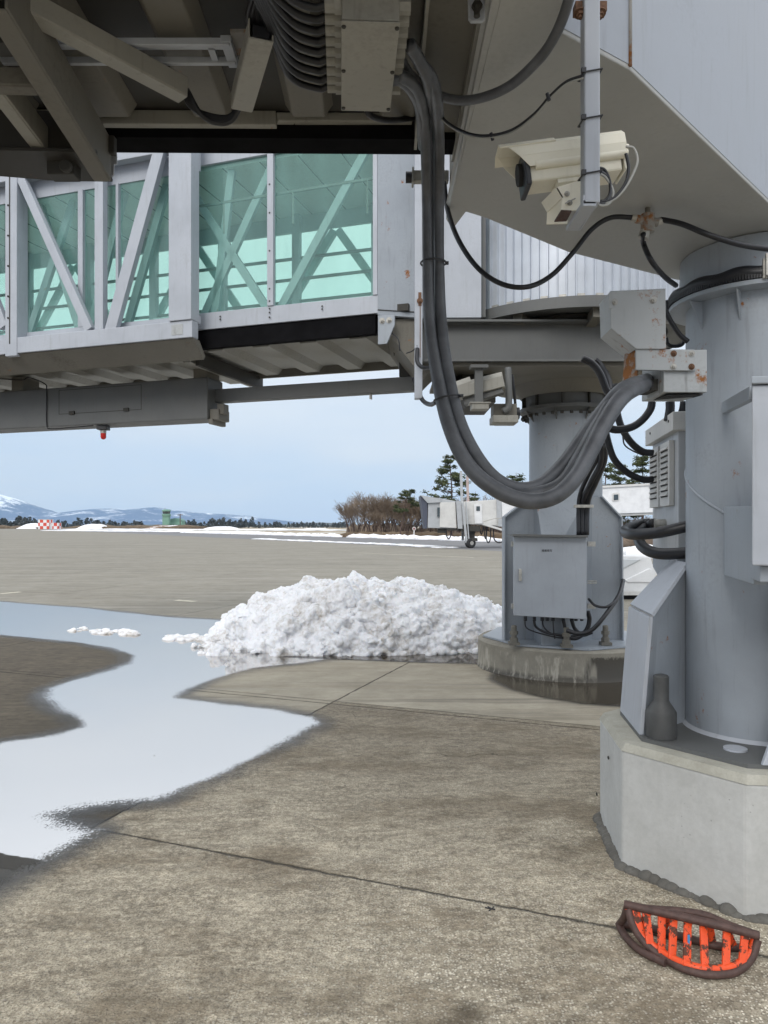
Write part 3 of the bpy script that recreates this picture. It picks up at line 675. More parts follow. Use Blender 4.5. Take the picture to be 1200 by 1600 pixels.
def pine(X, Y, H, seed, lab, lean=0, bare=.35, wide=.30, tiers=13, clump=1.0, pairs=None):
    r = random.Random(seed); T = thing('pine_tree', lab, 'pine tree', (X, Y, 0), 'pine trees by the far bridge')
    base = V((X, Y, 0)); tv, tf, cv, cf = [], [], [], []
    P = [base+V((lean*H*(k/8)**1.3+.12*math.sin(k*1.3+seed), .1*math.cos(k), H*k/8)) for k in range(9)]
    for k in range(8): ribbon(tv, tf, P[k], P[k+1], .022*H*(1-k/9), .022*H*(1-(k+1)/9))
    def on(u): k = min(7, int(u*8)); return P[k].lerp(P[k+1], u*8-k)
    for i in range(tiers):
        u = bare+(1-bare)*(i+.3*r.random())/tiers; p = on(min(.995, u))
        L = H*wide*(1.05-((u-bare)/(1-bare))**1.4*.85)*r.uniform(.55, 1.15)
        for j in range(r.choice((3, 4))):
            a = r.uniform(0, 6.28); tip = p+V((math.cos(a)*L, math.sin(a)*L, L*r.uniform(-.05, .35)))
            mid = p.lerp(tip, .5)+V((0, 0, -.06*L)); ribbon(tv, tf, p, mid, .005*H, .0035*H); ribbon(tv, tf, mid, tip, .0035*H, .0015*H)
            for q in range(r.choice((3, 4, 5))):
                c = mid.lerp(tip, r.uniform(.0, 1.1))+V((r.uniform(-1, 1), r.uniform(-1, 1), r.uniform(-.1, .35)))*L*.22
                for n in range(int(17*clump)):
                    cc = c+V((r.gauss(0, 1), r.gauss(0, 1), r.gauss(0, .55)))*H*.02
                    s_ = H*.0095*r.uniform(.6, 1.4); A = V((r.uniform(-1, 1), r.uniform(-1, 1), r.uniform(-.4, .6))).normalized(); B = A.orthogonal().normalized()
                    quad(cv, cf, cc, A*s_*1.6, B*s_*.5)
    mesh_obj('trunk', tv, tf, M['bark'], T); mesh_obj('crown', cv, cf, M['pine'], T); return T
pine(wx(705, 100), 100, wz(710, 100), 21, 'tallest pine with airy flat branches behind the far boarding bridge', 0, .28, .27, 14)
pine(wx(626, 104), 104, wz(764, 104), 22, 'leaning pine with a dark crown among the bare trees', .17, .50, .34, 9, 1.4)
pine(wx(742, 106), 106, wz(768, 106), 23, 'small pine behind the cab of the far boarding bridge', 0, .2, .35, 8)
pine(wx(806, 70), 70, wz(738, 70), 24, 'pine top showing just left of the round grey pillar', 0, .3, .24, 10)
pine(wx(945, 62), 62, wz(716, 62), 25, 'pine just right of the round grey pillar', 0, .2, .22, 10)
pine(wx(968, 60), 60, wz(722, 60), 26, 'pine above the white corridor window', 0, .25, .22, 10)
pine(wx(1006, 58), 58, wz(708, 58), 27, 'rightmost pine touching the louvred cabinet', 0, .25, .26, 11)
pine(wx(930, 64), 64, wz(735, 64), 28, 'lowest pine above the left end of the white corridor', 0, .2, .22, 8)

# round sign by the taxiway
p = atz(647, 840); Y = p.y; T = thing('runway_sign', 'small round sign on a white post before the bare trees', 'sign', (p.x, Y, 0))
b = MB(); b.cyl((p.x, Y, 0), (p.x, Y, wz(828, Y)), .09, 8); obj('post', b, M['white'], T)
b = MB(); b.cyl((p.x, Y-.1, wz(826, Y)), (p.x, Y-.02, wz(826, Y)), .26, 20); d = obj('sign_disc', b, M['offwhite'], T)
b = MB(); b.cyl((p.x, Y-.13, wz(826, Y)), (p.x, Y-.1, wz(826, Y)), .16, 16); obj('sign_centre', b, simple('dark red disc', (.25, .12, .14)), d)

# ---------------------------------------------------------------- far boarding bridge
Y = 54.0
def A3(x, y, d=0): p = at(x, y, Y); return V((p.x, Y+d, p.z))
T = thing('far_boarding_bridge', 'distant grey boarding bridge with its cab on a wheeled drive column', 'boarding bridge', (wx(735, Y), Y, 0))
b = MB(); b.prism([A3(*q) for q in ((669, 785), (685, 778), (712, 783), (712, 826), (668, 825))], (0, 3.0, 0)); obj('cab', b, M['farpanel'], T, bev=.04)
b = MB(); b.prism([A3(*q) for q in ((657, 775), (668, 786), (667, 826), (664, 826))], (0, 3.0, 0)); obj('bellows', b, simple('blue grey bellows', (.06, .07, .10)), T)
b = MB(); b.prism([A3(657, 774, -.2), A3(688, 779, -.2), A3(688, 785, -.2), A3(668, 786, -.2)], (0, 3.3, 0)); obj('canopy', b, M['farpanel'], T)
b = MB(); b.prism([A3(*q, -.12) for q in ((687, 785), (711, 784.5), (713, 825), (687, 823.5))], (0, .1, 0)); obj('side_panel', b, M['offwhite'], T)
b = MB(); b.prism([A3(*q, -.16) for q in ((683, 793), (687, 793), (687, 807), (683, 807))], (0, .1, 0)); obj('window', b, M['darkglass'], T)
b = MB(); b.prism([A3(*q, -.3) for q in ((712, 783), (720, 783), (722, 826), (715, 826))], (0, .5, 0)); obj('rotunda_post', b, M['farpanel'], T)
b = MB(); b.prism([A3(*q, .2) for q in ((722, 784), (786, 780), (786, 822), (730, 819), (722, 821))], (0, 2.6, 0)); obj('tunnel', b, M['offwhite'], T, bev=.03)
b = MB(); b.prism([A3(*q, 0) for q in ((776, 779), (784, 778), (785, 823), (777, 822))], (0, 3.0, 0)); obj('tunnel_frame', b, M['farpanel'], T)
b = MB(); b.prism([A3(*q, 0) for q in ((784, 781), (935, 766), (935, 800), (784, 812))], (0, 2.2, 0)); obj('tunnel', b, M['white'], T)
b = MB(); b.prism([A3(*q, .1) for q in ((741, 788), (753, 787.5), (754, 818), (742, 818))], (0, .15, 0)); d = obj('door', b, M['white'], T)
b = MB(); b.prism([A3(*q, .05) for q in ((744.5, 791), (750, 791), (750, 798), (744.5, 798))], (0, .06, 0)); obj('door_window', b, M['darkglass'], d)
for xa, mt, yt in ((723, M['farpanel'], 734), (733, paint('pinkish primer', (.42, .33, .31)), 742)):
    b = MB(); b.beam(A3(xa, yt, 1.2), A3(xa+3, 845, 1.2), .18, .18, (0, 1, 0)); obj('drive_column', b, mt, T)
b = MB(); b.beam(A3(722, 785, -.4), A3(728, 848, -.4), .16, .12, (0, 1, 0)); b.beam(A3(727, 785, -.4), A3(732, 848, -.4), .08, .12, (0, 1, 0)); obj('drive_column', b, M['farpanel'], T)
b = MB(); b.box(A3(737, 843, .4), (.75, 1.7, .22)); b.box(A3(737, 832, .4), (.5, .5, .8)); b.beam(A3(730, 835, .4), A3(745, 844, .4), .1, .1); obj('bogie', b, M['under_d'], T)
for dx in (-.35, .55):
    c = A3(735, 851.0, dx); c.z = .36
    b = MB(); b.lathe([(.16, -.12), (.33, -.12), (.37, -.07), (.37, .07), (.33, .12), (.16, .12)], c, 24, (.5, -1, 0)); wl = obj('wheel', b, M['tyre'], T, 40)
    b = MB(); b.lathe([(.15, -.13), (.15, .13)], c, 16, (.5, -1, 0)); obj('rim', b, M['zinc'], wl, 40)
b = MB(); b.beam(A3(754, 819, -.3), A3(800, 833, -.3), .7, .14); obj('stair', b, M['offwhite'], T)
b = MB(); b.tube([A3(754, 815, -.5), A3(775, 810, -.5), A3(800, 811, -.5)], .03, 6); b.tube([A3(776, 822, -.5), A3(776, 810, -.5)], .03, 6); obj('handrail', b, M['zinc'], T)
b = MB()
for xa, xb, yb in ((750, 756, 835), (757, 762, 842), (760, 768, 848), (772, 790, 848), (697, 706, 842)):
    b.tube([A3(xa, 822, .3), A3(xa+1, yb-6, .3), A3((xa+xb)/2, yb, .3), A3(xb-1, yb-6, .3), A3(xb, 822, .3)], .045, 6, 5)
obj('hanging_cable', b, M['blackcable'], T)
b = MB(); b.box(A3(691, 829, .5), (.6, .4, .35)); b.box(A3(735, 826, .5), (1.4, 1.4, .4)); b.prism([A3(699, 826), A3(722, 826), A3(722, 829), A3(699, 829)], (0, 2, 0)); obj('underframe', b, M['under_d'], T)

Y = 46.0
T = thing('white_corridor', 'long white elevated corridor with one rounded window between the pillars', 'corridor', (wx(1000, Y), Y, 0))
b = MB(); b.prism([A3(*q) for q in ((905, 764), (1130, 752), (1130, 797), (905, 804))], (0, 2.6, 0)); obj('wall', b, M['white'], T)
b = MB(); b.prism([A3(*q, -.1) for q in ((905, 761), (1130, 749), (1130, 752), (905, 764.5))], (0, 2.8, 0)); obj('roof', b, M['offwhite'], T)
b = MB(); b.prism([A3(*q, .15) for q in ((905, 804), (1130, 797), (1130, 801), (905, 808))], (0, 2.3, 0)); obj('floor_beam', b, M['offwhite'], T)
b = MB(); b.prism([A3(*q, -.05) for q in ((956, 772), (958, 770), (966, 769.5), (968, 771), (968, 781), (966, 783), (958, 783.5), (956, 782))], (0, .1, 0)); wd_ = obj('window', b, M['offwhite'], T)
b = MB(); b.prism([A3(*q, -.09) for q in ((958.5, 773), (965.5, 772.5), (965.5, 781), (958.5, 781.5))], (0, .06, 0)); obj('pane', b, M['darkglass'], wd_)
b = MB()
for xx in (1090, 920): b.box((wx(xx, Y), Y+1.2, 1.15), (.35, .35, 2.3))
obj('support_post', b, M['farpanel'], T)

# ---------------------------------------------------------------- white tow tractor behind the pillars
Y = 16.0
T = thing('tow_tractor', 'low white airport tow tractor with sloping panels parked between the pillars', 'tow tractor', (wx(1000, Y), Y+1, 0))
b = MB(); b.prism([A3(*q) for q in ((880, 866), (1017, 868), (1021, 884), (1052, 902), (1068, 912), (1068, 926), (880, 926))], (0, 2.0, 0)); obj('body', b, M['white'], T, bev=.05, seg=3)
b = MB(); b.prism([A3(*q, -.03) for q in ((880, 872), (1001, 874), (970, 890), (880, 890))], (0, .05, 0)); obj('side_panel', b, simple('pale blue grey panel', (.55, .58, .6), .35, 0, .05, 3, 0), T, bev=.012)
b = MB(); b.prism([A3(*q, -.03) for q in ((976, 906), (1014, 888), (1018, 890), (1018, 910), (980, 910))], (0, .06, 0)); obj('side_panel', b, M['white'], T, bev=.015)
b = MB(); b.prism([A3(*q, -.02) for q in ((880, 924), (1062, 924), (1060, 930), (880, 930))], (0, 2.0, 0)); obj('skirt', b, M['offwhite'], T)
b = MB(); b.prism([A3(*q, .12) for q in ((880, 930), (1050, 930), (1050, 938), (880, 938))], (0, 1.7, 0)); obj('ground_shade', b, M['black'], T)  # black block paints the shadow on the ground below the skirt
b = MB(); b.prism([A3(*q, -.015) for q in ((1025, 899), (1031.5, 899), (1031.5, 903), (1025, 903))], (0, .03, 0)); obj('sticker', b, M['yellow'], T)
b = MB(); b.lathe([(.05, 0), (.05, .03)], A3(1028, 909, -.03), 20, (0, -1, 0)); obj('fuel_cap', b, M['zinc'], T)
b = MB(); b.prism([A3(*q, -.02) for q in ((1030, 915), (1034, 915), (1034, 921), (1030, 921))], (0, .03, 0)); obj('socket', b, M['black'], T)
b = MB(); b.prism([A3(*q, -.02) for q in ((1047, 903), (1053, 903), (1049, 908), (1046, 908))], (0, .03, 0)); obj('decal', b, M['blue'], T)
b = MB(); b.lathe([(.04, 0), (.05, .02), (.05, .07), (.02, .09)], A3(981, 868.5, .3), 16); obj('beacon', b, M['white'], T, 40)
for xx in (940, 1040):
    c = A3(xx, 930, .3); c.z = .24; b = MB(); b.lathe([(.1, -.1), (.22, -.1), (.24, 0), (.22, .1), (.1, .1)], c, 24, (0, 1, 0)); obj('wheel', b, M['tyre'], T, 40)
# ================================================================ SNOW PILE
def snow_pile():
    r = random.Random(5); b = MB()
    cx, cy = -.35, 10.35; ax, ay, H = 2.05, 1.25, .70
    def hgt(x, y):
        u = (x-cx); u = u/(2.0 if u < 0 else 2.35); v = (y-cy)/ay; q = 1-(abs(u)**2.1+abs(v)**2.0)
        return H*max(0, q)**.62 if q > 0 else 0
    # solid core under the lumps
    nx, ny = 150, 80; G = []
    for j in range(ny+1):
        row = []
        for i in range(nx+1):
            x = cx-2.2+4.8*i/nx; y = cy-1.35+2.7*j/ny; z = hgt(x, y)
            p = V((x, y, z)); n = noise.noise(p*3.2)*.11+noise.noise(p*8)*.05+noise.noise(p*19)*.02
            row.append(b.b.verts.new(p+V((n*.6, -abs(n)*.8, n if z > .02 else -.05))))
        G.append(row)
    for j in range(ny):
        for i in range(nx): b.b.faces.new([G[j][i], G[j][i+1], G[j+1][i+1], G[j+1][i]])
    rim = [G[0][i] for i in range(nx+1)]+[G[j][nx] for j in range(1, ny+1)]+[G[ny][i] for i in range(nx-1, -1, -1)]+[G[j][0] for j in range(ny-1, 0, -1)]
    low = [b.b.verts.new((v.co.x, v.co.y, -.12)) for v in rim]
    for k in range(len(rim)): b.b.faces.new([rim[k], rim[(k+1) % len(rim)], low[(k+1) % len(rim)], low[k]])
    b.b.faces.new(low)
    for k in range(1900):
        x = cx+r.uniform(-2.0, 2.35); y = cy+r.uniform(-ay, ay*.6); z = hgt(x, y)
        if z <= .0 and r.random() < .9: continue
        s = r.choice((.025, .03, .04, .05, .07, .10, .13))*r.uniform(.7, 1.3)
        if r.random() < .06: s *= 1.7
        vs_ = b.sphere(V((x, y, max(z, .01)+s*r.uniform(-.35, .35))), 1, 2, (s*r.uniform(.75, 1.35), s*r.uniform(.75, 1.3), s*r.uniform(.65, 1.05)))
        o = V((r.random()*50, r.random()*50, 0))
        c = sum((v.co for v in vs_), V())/len(vs_)
        for v in vs_:
            d = v.co-c; v.co = c+d*(1+.42*noise.noise(d/s*1.5+o)+.18*noise.noise(d/s*3.4+o))
    for k in range(150):   # spill at the foot
        x = cx+r.uniform(-2.15, 2.2); y = cy-ay*math.sqrt(max(.0, 1-((x-cx)/2.4)**2))-r.uniform(-.05, .12); s = r.uniform(.012, .05)
        b.sphere((x, y, s*.4), 1, 1, (s*1.2, s, s*.8))
    o = obj('snow_pile', b, M['snow'], smooth=180)
    m = o.modifiers.new('fuse', 'REMESH'); m.mode = 'VOXEL'; m.voxel_size = .015; m.use_smooth_shade = True
    tx = bpy.data.textures.new('crumble', 'CLOUDS'); tx.noise_scale = .045; tx.noise_depth = 5
    m = o.modifiers.new('crumble', 'DISPLACE'); m.texture = tx; m.strength = .06; m.mid_level = .5
    tx = bpy.data.textures.new('lumps', 'CLOUDS'); tx.noise_scale = .17; tx.noise_depth = 3
    m = o.modifiers.new('lumps', 'DISPLACE'); m.texture = tx; m.strength = .12; m.mid_level = .5
    return tag(o, 'big rounded pile of lumpy white snow ploughed up beside the puddle', 'snow pile')
snow_pile()
def slush(x0, x1, y, seed, lab, n=40, s0=.03):
    r = random.Random(seed); b = MB()
    for k in range(n):
        px = r.uniform(x0, x1); c = atz(px, y+r.uniform(-3, 3)); s = s0*r.uniform(.4, 1.3)
        vs_ = b.sphere(V((c.x, c.y, s*.25)), 1, 2, (s*2.0, s*1.3, s*.8))
        for v in vs_: v.co += V(noise.noise_vector(v.co*18))*s*.5
    return tag(obj('slush_lump', b, M['snow'], smooth=180), lab, 'slush', 'slush floating in the puddle')
slush(108, 138, 984, 1, 'smallest leftmost lump of slush lying in the puddle', 14, .025)
slush(145, 196, 988, 2, 'longer streak of grey slush in the puddle, middle one', 40, .03)
slush(190, 212, 990, 3, 'lump of slush left of the snow tail in the puddle', 22, .035)
slush(262, 345, 998, 4, 'trail of slush lumps leading to the left foot of the snow pile', 90, .04)
slush(330, 372, 1003, 6, 'brown tinged slush clumps touching the left foot of the snow pile', 60, .06)

# ================================================================ FAR PILLAR
PX, PY = 2.09, 8.48
T0 = (PX, PY, 0)
b = MB(); b.lathe([(1.02, 0), (1.0, .05), (1.0, .30), (.97, .32), (.0, .325)], (PX, PY, 0), 72, cap=False)
tag(obj('pillar_base', b, M['conc_old'], smooth=30, loc=T0), 'low round stained concrete base under the far pillar', 'pillar base')
P1 = thing('bridge_pillar', 'round grey steel pillar with gusset plates on the low round base', 'pillar', (PX, PY, .32))
b = MB(); b.cyl((PX, PY, .34), (PX, PY, 3.0), .41, 64); obj('column', b, M['paint_col'], P1, 30)
b = MB(); b.lathe([(.95, .325), (.95, .345), (.40, .35)], (PX, PY, 0), 8, cap=False); 
obj('base_plate', b, M['paint'], P1)
# wide cross gusset (faces the camera)
def fX(x, Y): return (x-600)*Y/F
gy = 8.12
pl = [at(787, 1003, gy), at(787, 808, gy), at(812, 789, gy), at(836, 778, gy), at(925, 778, gy), at(938, 776, gy), at(969, 809, gy), at(971, 1006, gy)]
for p in (pl[0], pl[-1]): p.z = .345
b = MB(); b.prism(pl, (0, .02, 0)); obj('gusset_plate', b, M['paint_col'], P1)
b = MB()
for a, c in ((0, 1), (1, 2), (2, 3), (5, 6), (6, 7)): b.beam(pl[a]+V((0, -.0, 0)), pl[c], .14, .016, (pl[c]-pl[a]).cross(V((0, 1, 0))))
obj('gusset_flange', b, M['paint'], P1, bev=.003)
# front box gusset
fg = 7.72
b = MB()
b.loft([V((fX(846, fg), fg, .345)), V((fX(883, fg), fg, .345)), V((fX(883, fg), fg, 1.50)), V((fX(846, fg), fg, 1.50))],
       [V((fX(846, fg), 8.12, .345)), V((fX(926, 8.1), 8.12, .345)), V((fX(926, 8.1), 8.12, 2.05)), V((fX(846, fg), 8.12, 2.05))])
obj('box_gusset', b, M['paint_col'], P1, bev=.006)
# head: ring of flange, teeth, lower flange
b = MB(); b.lathe([(.40, 2.86), (.49, 2.90), (.52, 2.90), (.52, 2.94), (.46, 2.94), (.46, 3.16), (.50, 3.16), (.50, 3.2), (.3, 3.2)], (PX, PY, 0), 64, cap=False)
hd = obj('pillar_head', b, M['beamgrey'], P1, 30)
b = MB()
for k in range(30):
    a = k/30*2*math.pi; c = V((PX+.485*math.cos(a), PY+.485*math.sin(a), 3.2)); b.cyl(c, c+V((0, 0, .05)), .018, 6)
    b.cyl(c+V((0, 0, -.37)), c+V((0, 0, -.34)), .02, 6)
for k in range(10):
    a = k/10*2*math.pi; c = V((PX+.475*math.cos(a), PY+.475*math.sin(a), 3.05)); b.box(c, (.05, .012, .2), a)
obj('bolt_ring', b, M['under_d'], hd)
b = MB()
for k in range(8):
    a = k/8*2*math.pi+.3; c = V((PX+.43*math.cos(a), PY+.43*math.sin(a), 2.84)); b.prism([c+V((0, 0, .06)), c+V((.08*math.cos(a), .08*math.sin(a), .06)), c+V((-.015*math.cos(a), -.015*math.sin(a), -.06))], (.012*-math.sin(a), .012*math.cos(a), 0))
obj('stiffener', b, M['beamgrey'], hd)
for (x, y) in ((803, 998), (946, 1003), (885, 1012)):
    Y = 7.75 if x != 885 else 7.6; p = V((fX(x, Y), Y, .345)); b = MB()
    b.box(p+V((0, 0, .02)), (.11, .11, .03)); b.lathe([(.045, .035), (.045, .08)], p, 6); b.lathe([(.03, .08), (.03, .2), (.022, .21)], p, 14); b.lathe([(.045, .115), (.045, .15)], p, 6)
    obj('anchor_bolt', b, M['under'], P1)
# control cabinet on the pillar
CB = thing('control_cabinet', 'grey control cabinet with a small white name plate mounted on the far pillar', 'cabinet', (fX(860, 7.55), 7.6, .66))
q = [at(803, 838, 7.52), at(917, 840, 7.50), at(916, 968, 7.50), at(803, 962, 7.52)]
b = MB(); b.prism([p+V((.012, .03, 0)) for p in q], (.02, .2, 0)); obj('cabinet_body', b, M['paint'], CB, bev=.004)
door = MB(); door.prism(q, (0, .025, 0)); dr = obj('door', door, paint('cabinet door paint', (.34, .37, .41), .35, .3, 0, .5, (.27, .285, .31)), CB, bev=.006)
b = MB(); b.prism([at(801, 834.5, 7.46), at(918.5, 836.5, 7.44), at(918.5, 840, 7.44), at(801, 838, 7.46)], (0, .3, 0)); obj('rain_hood', b, M['beamgrey'], CB)
b = MB(); b.prism([at(845, 857, 7.515), at(872.5, 858, 7.512), at(872.5, 864, 7.512), at(845, 863, 7.515)], (0, .004, 0)); np_ = obj('name_plate', b, simple('white name plate', (.75, .75, .75), .4, 0, .02), dr)
def text_mesh(name, s, size, loc, rot, mat, parent, ext=.0006):
    cu = bpy.data.curves.new('tmp', 'FONT'); cu.body = s; cu.size = size; cu.extrude = ext; cu.align_x = 'CENTER'; cu.align_y = 'CENTER'; cu.space_character = 1.02
    to = bpy.data.objects.new('tmp', cu); C.objects.link(to); bpy.context.view_layer.update()
    me = bpy.data.meshes.new_from_object(to.evaluated_get(bpy.context.evaluated_depsgraph_get())); bpy.data.objects.remove(to)
    o = bpy.data.objects.new(name, me); C.objects.link(o); me.materials.clear(); me.materials.append(mat)
    me.transform(Matrix.Translation(V(loc)-(root_loc(parent) if parent else V())) @ rot.to_4x4()); 
    if parent: o.parent = parent
    return o
text_mesh('lettering', '搭乗橋電源盤', .027, at(858.8, 860.6, 7.51), Matrix.Rotation(R(90), 3, 'X'), M['black'], np_)
b = MB(); b.prism([at(811, 889, 7.49), at(815.5, 889, 7.49), at(815.5, 908, 7.49), at(811, 908, 7.49)], (0, .03, 0)); obj('handle', b, M['zinc'], dr, bev=.006)
for y in (850, 947):
    b = MB(); b.box(at(924, y, 7.64), (.08, .03, .05)); obj('bracket', b, M['zinc'], CB)
    b = MB(); b.box(at(801, y, 7.62), (.03, .03, .05)); obj('bracket', b, M['zinc'], CB)
b = MB(); b.tube([at(918, 908, 7.66), at(932, 908, 7.66), at(932, 911, 7.66), at(918, 911, 7.66)], .006, 8, raw=True); obj('hasp', b, M['zinc'], CB)
for x in (821, 835, 847, 855, 864, 880, 893, 900, 909):
    b = MB(); b.cyl(at(x, 961, 7.62), at(x, 970, 7.62), .018, 10); obj('cable_gland', b, M['darkplastic'], CB)
def cable(name, pts, r, mat, lab, group=None, cat='cable', n=10, ties=None, loc=None):
    b = MB(); b.tube(pts, r, n); o = obj(name, b, mat, smooth=180)
    return tag(o, lab, cat, group)
labs = ['leftmost thin cable looping from the underside of the control cabinet', 'second thin cable under the control cabinet, beside the leftmost one', 'thin black cable hanging in the middle left below the control cabinet', 'short black cable dropping straight from the middle of the control cabinet', 'thick black cable below the right half of the control cabinet', 'thick black cable bending right under the control cabinet corner', 'black cable from the right bottom corner of the control cabinet']
cs = [[(820, 968), (822, 980), (835, 987), (870, 996), (900, 998)], [(834, 968), (838, 980), (856, 989), (890, 994), (904, 990)], [(847, 968), (850, 980), (862, 990), (885, 996)], [(864, 968), (865, 985), (867, 998)], [(880, 968), (884, 985), (889, 1000), (887, 1010)], [(893, 968), (898, 982), (910, 992), (925, 988)], [(918, 955), (921, 968), (916, 985), (900, 997), (880, 994)]]
rs = [.007, .013, .008, .007, .018, .02, .024]
for c_, r_, l_ in zip(cs, rs, labs): cable('cable', [at(x, y, 7.60+.012*i) for i, (x, y) in enumerate(c_)], r_, M['blackcable'], l_, 'black cables under the control cabinet')
cable('cable', [at(920, 936, 7.6), at(930, 946, 7.5), at(948, 948, 7.45), at(964, 935, 7.6), at(972, 912, 7.95), at(972, 906, 8.05)], .014, M['blackcable'], 'thin black cable curving from the cabinet side round the edge of the gusset', 'black cables under the control cabinet')
cable('cable', [at(885, 985, 7.5), at(905, 990, 7.45), at(925, 984, 7.4), at(945, 962, 7.4), at(967, 930, 7.65), at(974, 907, 8.0)], .022, M['blackcable'], 'thicker black cable rising from below the cabinet to the right gusset edge', 'black cables under the control cabinet')
# cables coming down the pillar into the cabinet
dn = [[(938, 690), (934, 715), (918, 745), (905, 780), (904, 836)], [(941, 694), (938, 725), (923, 755), (911, 785), (910, 836)], [(944, 690), (944, 720), (930, 755), (918, 785), (916, 836)]]
for i, c_ in enumerate(dn):
    cable('cable', [at(x, y, 7.0+.12*k if k < 3 else 7.5) for k, (x, y) in enumerate(c_)], .022+.004*i, M['blackcable'], ['leftmost', 'middle', 'rightmost'][i]+' of three black cables running down the far pillar into the cabinet top', 'black cables down the far pillar')
b = MB(); b.box(at(912, 791, 7.42), (.2, .02, .03)); 
for x in (903, 911, 918): b.lathe([(.034, -.015), (.034, .015)], at(x, 791, 7.5), 14)
tag(obj('cable_clamp', b, M['zinc'], bev=.003), 'zinc clamp holding three black cables above the control cabinet', 'clamp')

# ================================================================ ROTUNDA AND GLASS BRIDGE
ex = V((-.95, .313, 0)).normalized(); nx_ = V((.313, .95, 0)).normalized()
P0 = V((-.0965, 7.4, 0))
def L(a, b_, z): return P0+ex*a+nx_*b_+V((0, 0, z))
def A(px, b_=0.0):
    t = (px-600)/F; q = P0+nx_*b_
    return (t*q.y-q.x)/(ex.x-t*ex.y)
def lbox(mb, a0, a1, b0, b1, z0, z1):
    return mb.loft([L(a0, b0, z0), L(a1, b0, z0), L(a1, b1, z0), L(a0, b1, z0)], [L(a0, b0, z1), L(a1, b0, z1), L(a1, b1, z1), L(a0, b1, z1)])
def zpx(y, a, b_=0): p = L(a, b_, 0); return EYE-(y-HY)*p.y/F
W_ = 1.5
G = thing('glass_bridge', 'glass walled passenger boarding bridge with white steel frame hanging left of the far pillar', 'boarding bridge', L(1.5, .7, 2.9))
aE = A(590); aI = A(300); aEnd = 7.2
Z0, Z1, Z2, Z3 = 3.74, 3.92, 5.53, 5.78
# inner (right) section
b = MB(); lbox(b, aE-.02, aI+.5, 0, .06, Z0, Z1); obj('sill_beam', b, M['paint_light'], G, bev=.004)
b = MB(); lbox(b, aE-.02, aI+.5, 0, .06, Z2, Z3); obj('head_beam', b, M['paint_light'], G, bev=.004)
b = MB(); lbox(b, aE+.03, aI+.5, .02, .1, Z0-.2, Z0-.002); obj('rubber_strip', b, M['blackbeam'], G)
for xa, xb in ((583, 590), (418, 427.5)):
    b = MB(); lbox(b, A(xb), A(xa), -.012, .05, Z1+.002, Z2-.002); m_ = obj('mullion', b, M['paint_light'], G, bev=.003)
b = MB()
for x, zz in ((422, 3.97), (422, 4.1), (422, 4.5), (422, 4.9), (422, 5.2), (345, 3.83), (345, 3.86), (422, 3.8), (422, 3.85), (422, 3.89), (504, 3.83), (504, 3.86)):
    b = MB(); p = L(A(x), -.013, zz); b.lathe([(.01, 0), (.008, .004)], p, 8, -nx_); obj('screw', b, M['under_d'], G)
b = MB(); lbox(b, A(583), A(427.5), .03, .036, Z1, Z2); obj('glass_pane', b, M['glass'], G)
b = MB(); lbox(b, A(418), aI+.05, .03, .036, Z1, Z2); obj('glass_pane', b, M['glass'], G)
# floor, ceiling, far wall
CL = 5.50
b = MB(); lbox(b, aE-.3, aEnd, .07, W_-.02, Z0+.02, Z0+.09); obj('floor', b, M['under_d'], G)
b = MB(); lbox(b, aE-.3, aEnd, -.02, W_+.05, CL+.30, CL+.42); obj('roof', b, M['paint_light'], G)
b = MB(); lbox(b, aE-.3, aEnd, .065, W_-.045, CL, CL+.05); obj('ceiling', b, paint('pale ceiling panel', (.62, .64, .64), .5, .1), G)
b = MB()
k = aE
while k < aEnd:
    lbox(b, k, k+.012, .07, W_-.05, CL-.006, CL-.001); k += .45
obj('ceiling_joint', b, M['under_d'], G)
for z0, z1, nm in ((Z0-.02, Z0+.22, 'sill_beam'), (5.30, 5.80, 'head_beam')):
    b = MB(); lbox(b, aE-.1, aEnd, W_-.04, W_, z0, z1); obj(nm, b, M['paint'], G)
b = MB(); lbox(b, aE-.1, aEnd, W_-.02, W_-.014, Z0+.22, 5.30); obj('glass_pane', b, M['glass'], G)
b = MB()
for z in (4.42, 4.70, 4.96): lbox(b, aE, aEnd, W_-.075, W_-.045, z-.016, z+.016)
obj('handrail', b, M['beamgrey'], G)
k = aE+.45
while k < aEnd:
    b = MB(); lbox(b, k, k+.1, W_-.12, W_-.045, Z0+.09, CL-.002); obj('mullion', b, M['paint'], G); k += 1.05
# far truss diagonals (outside of the far wall) and near truss inside the glass
def ldiag(mb, a0, z0, a1, z1, b_, w, d=.05): mb.beam(L(a0, b_, z0), L(a1, b_, z1), d, w, (ex*(z1-z0)*-1+V((0, 0, a1-a0))).normalized())
def cdiag(mb, a0, z0, a1, z1, b_, w):
    f = lambda z: a0+(a1-a0)*(z-z0)/(z1-z0)
    ldiag(mb, f(3.84), 3.84, f(5.49), 5.49, b_, w)
k = aE+.1; s = 0
while k < aEnd:
    b = MB(); ldiag(b, k, 5.3 if s else 3.95, k+.95, 3.95 if s else 5.3, W_+.06, .10); obj('truss_diagonal', b, M['paint'], G); k += 1.0; s ^= 1
for (x0, y0, x1, y1) in ((572, 236, 441, 478), (300, 298, 420, 486), (380, 360, 330, 470), (352, 360, 338, 480)):
    a0, a1 = A(x0, .14), A(x1, .14)
    b = MB(); cdiag(b, a0, zpx(y0, a0, .14), a1, zpx(y1, a1, .14), .14, .085); obj('truss_diagonal', b, M['paint'], G)
b = MB()
pa, pb = A(583, .12), A(303, .12)
b.beam(L(pa, .12, zpx(279, pa, .12)), L(pb, .12, zpx(279, pa, .12)-.01), .025, .025)
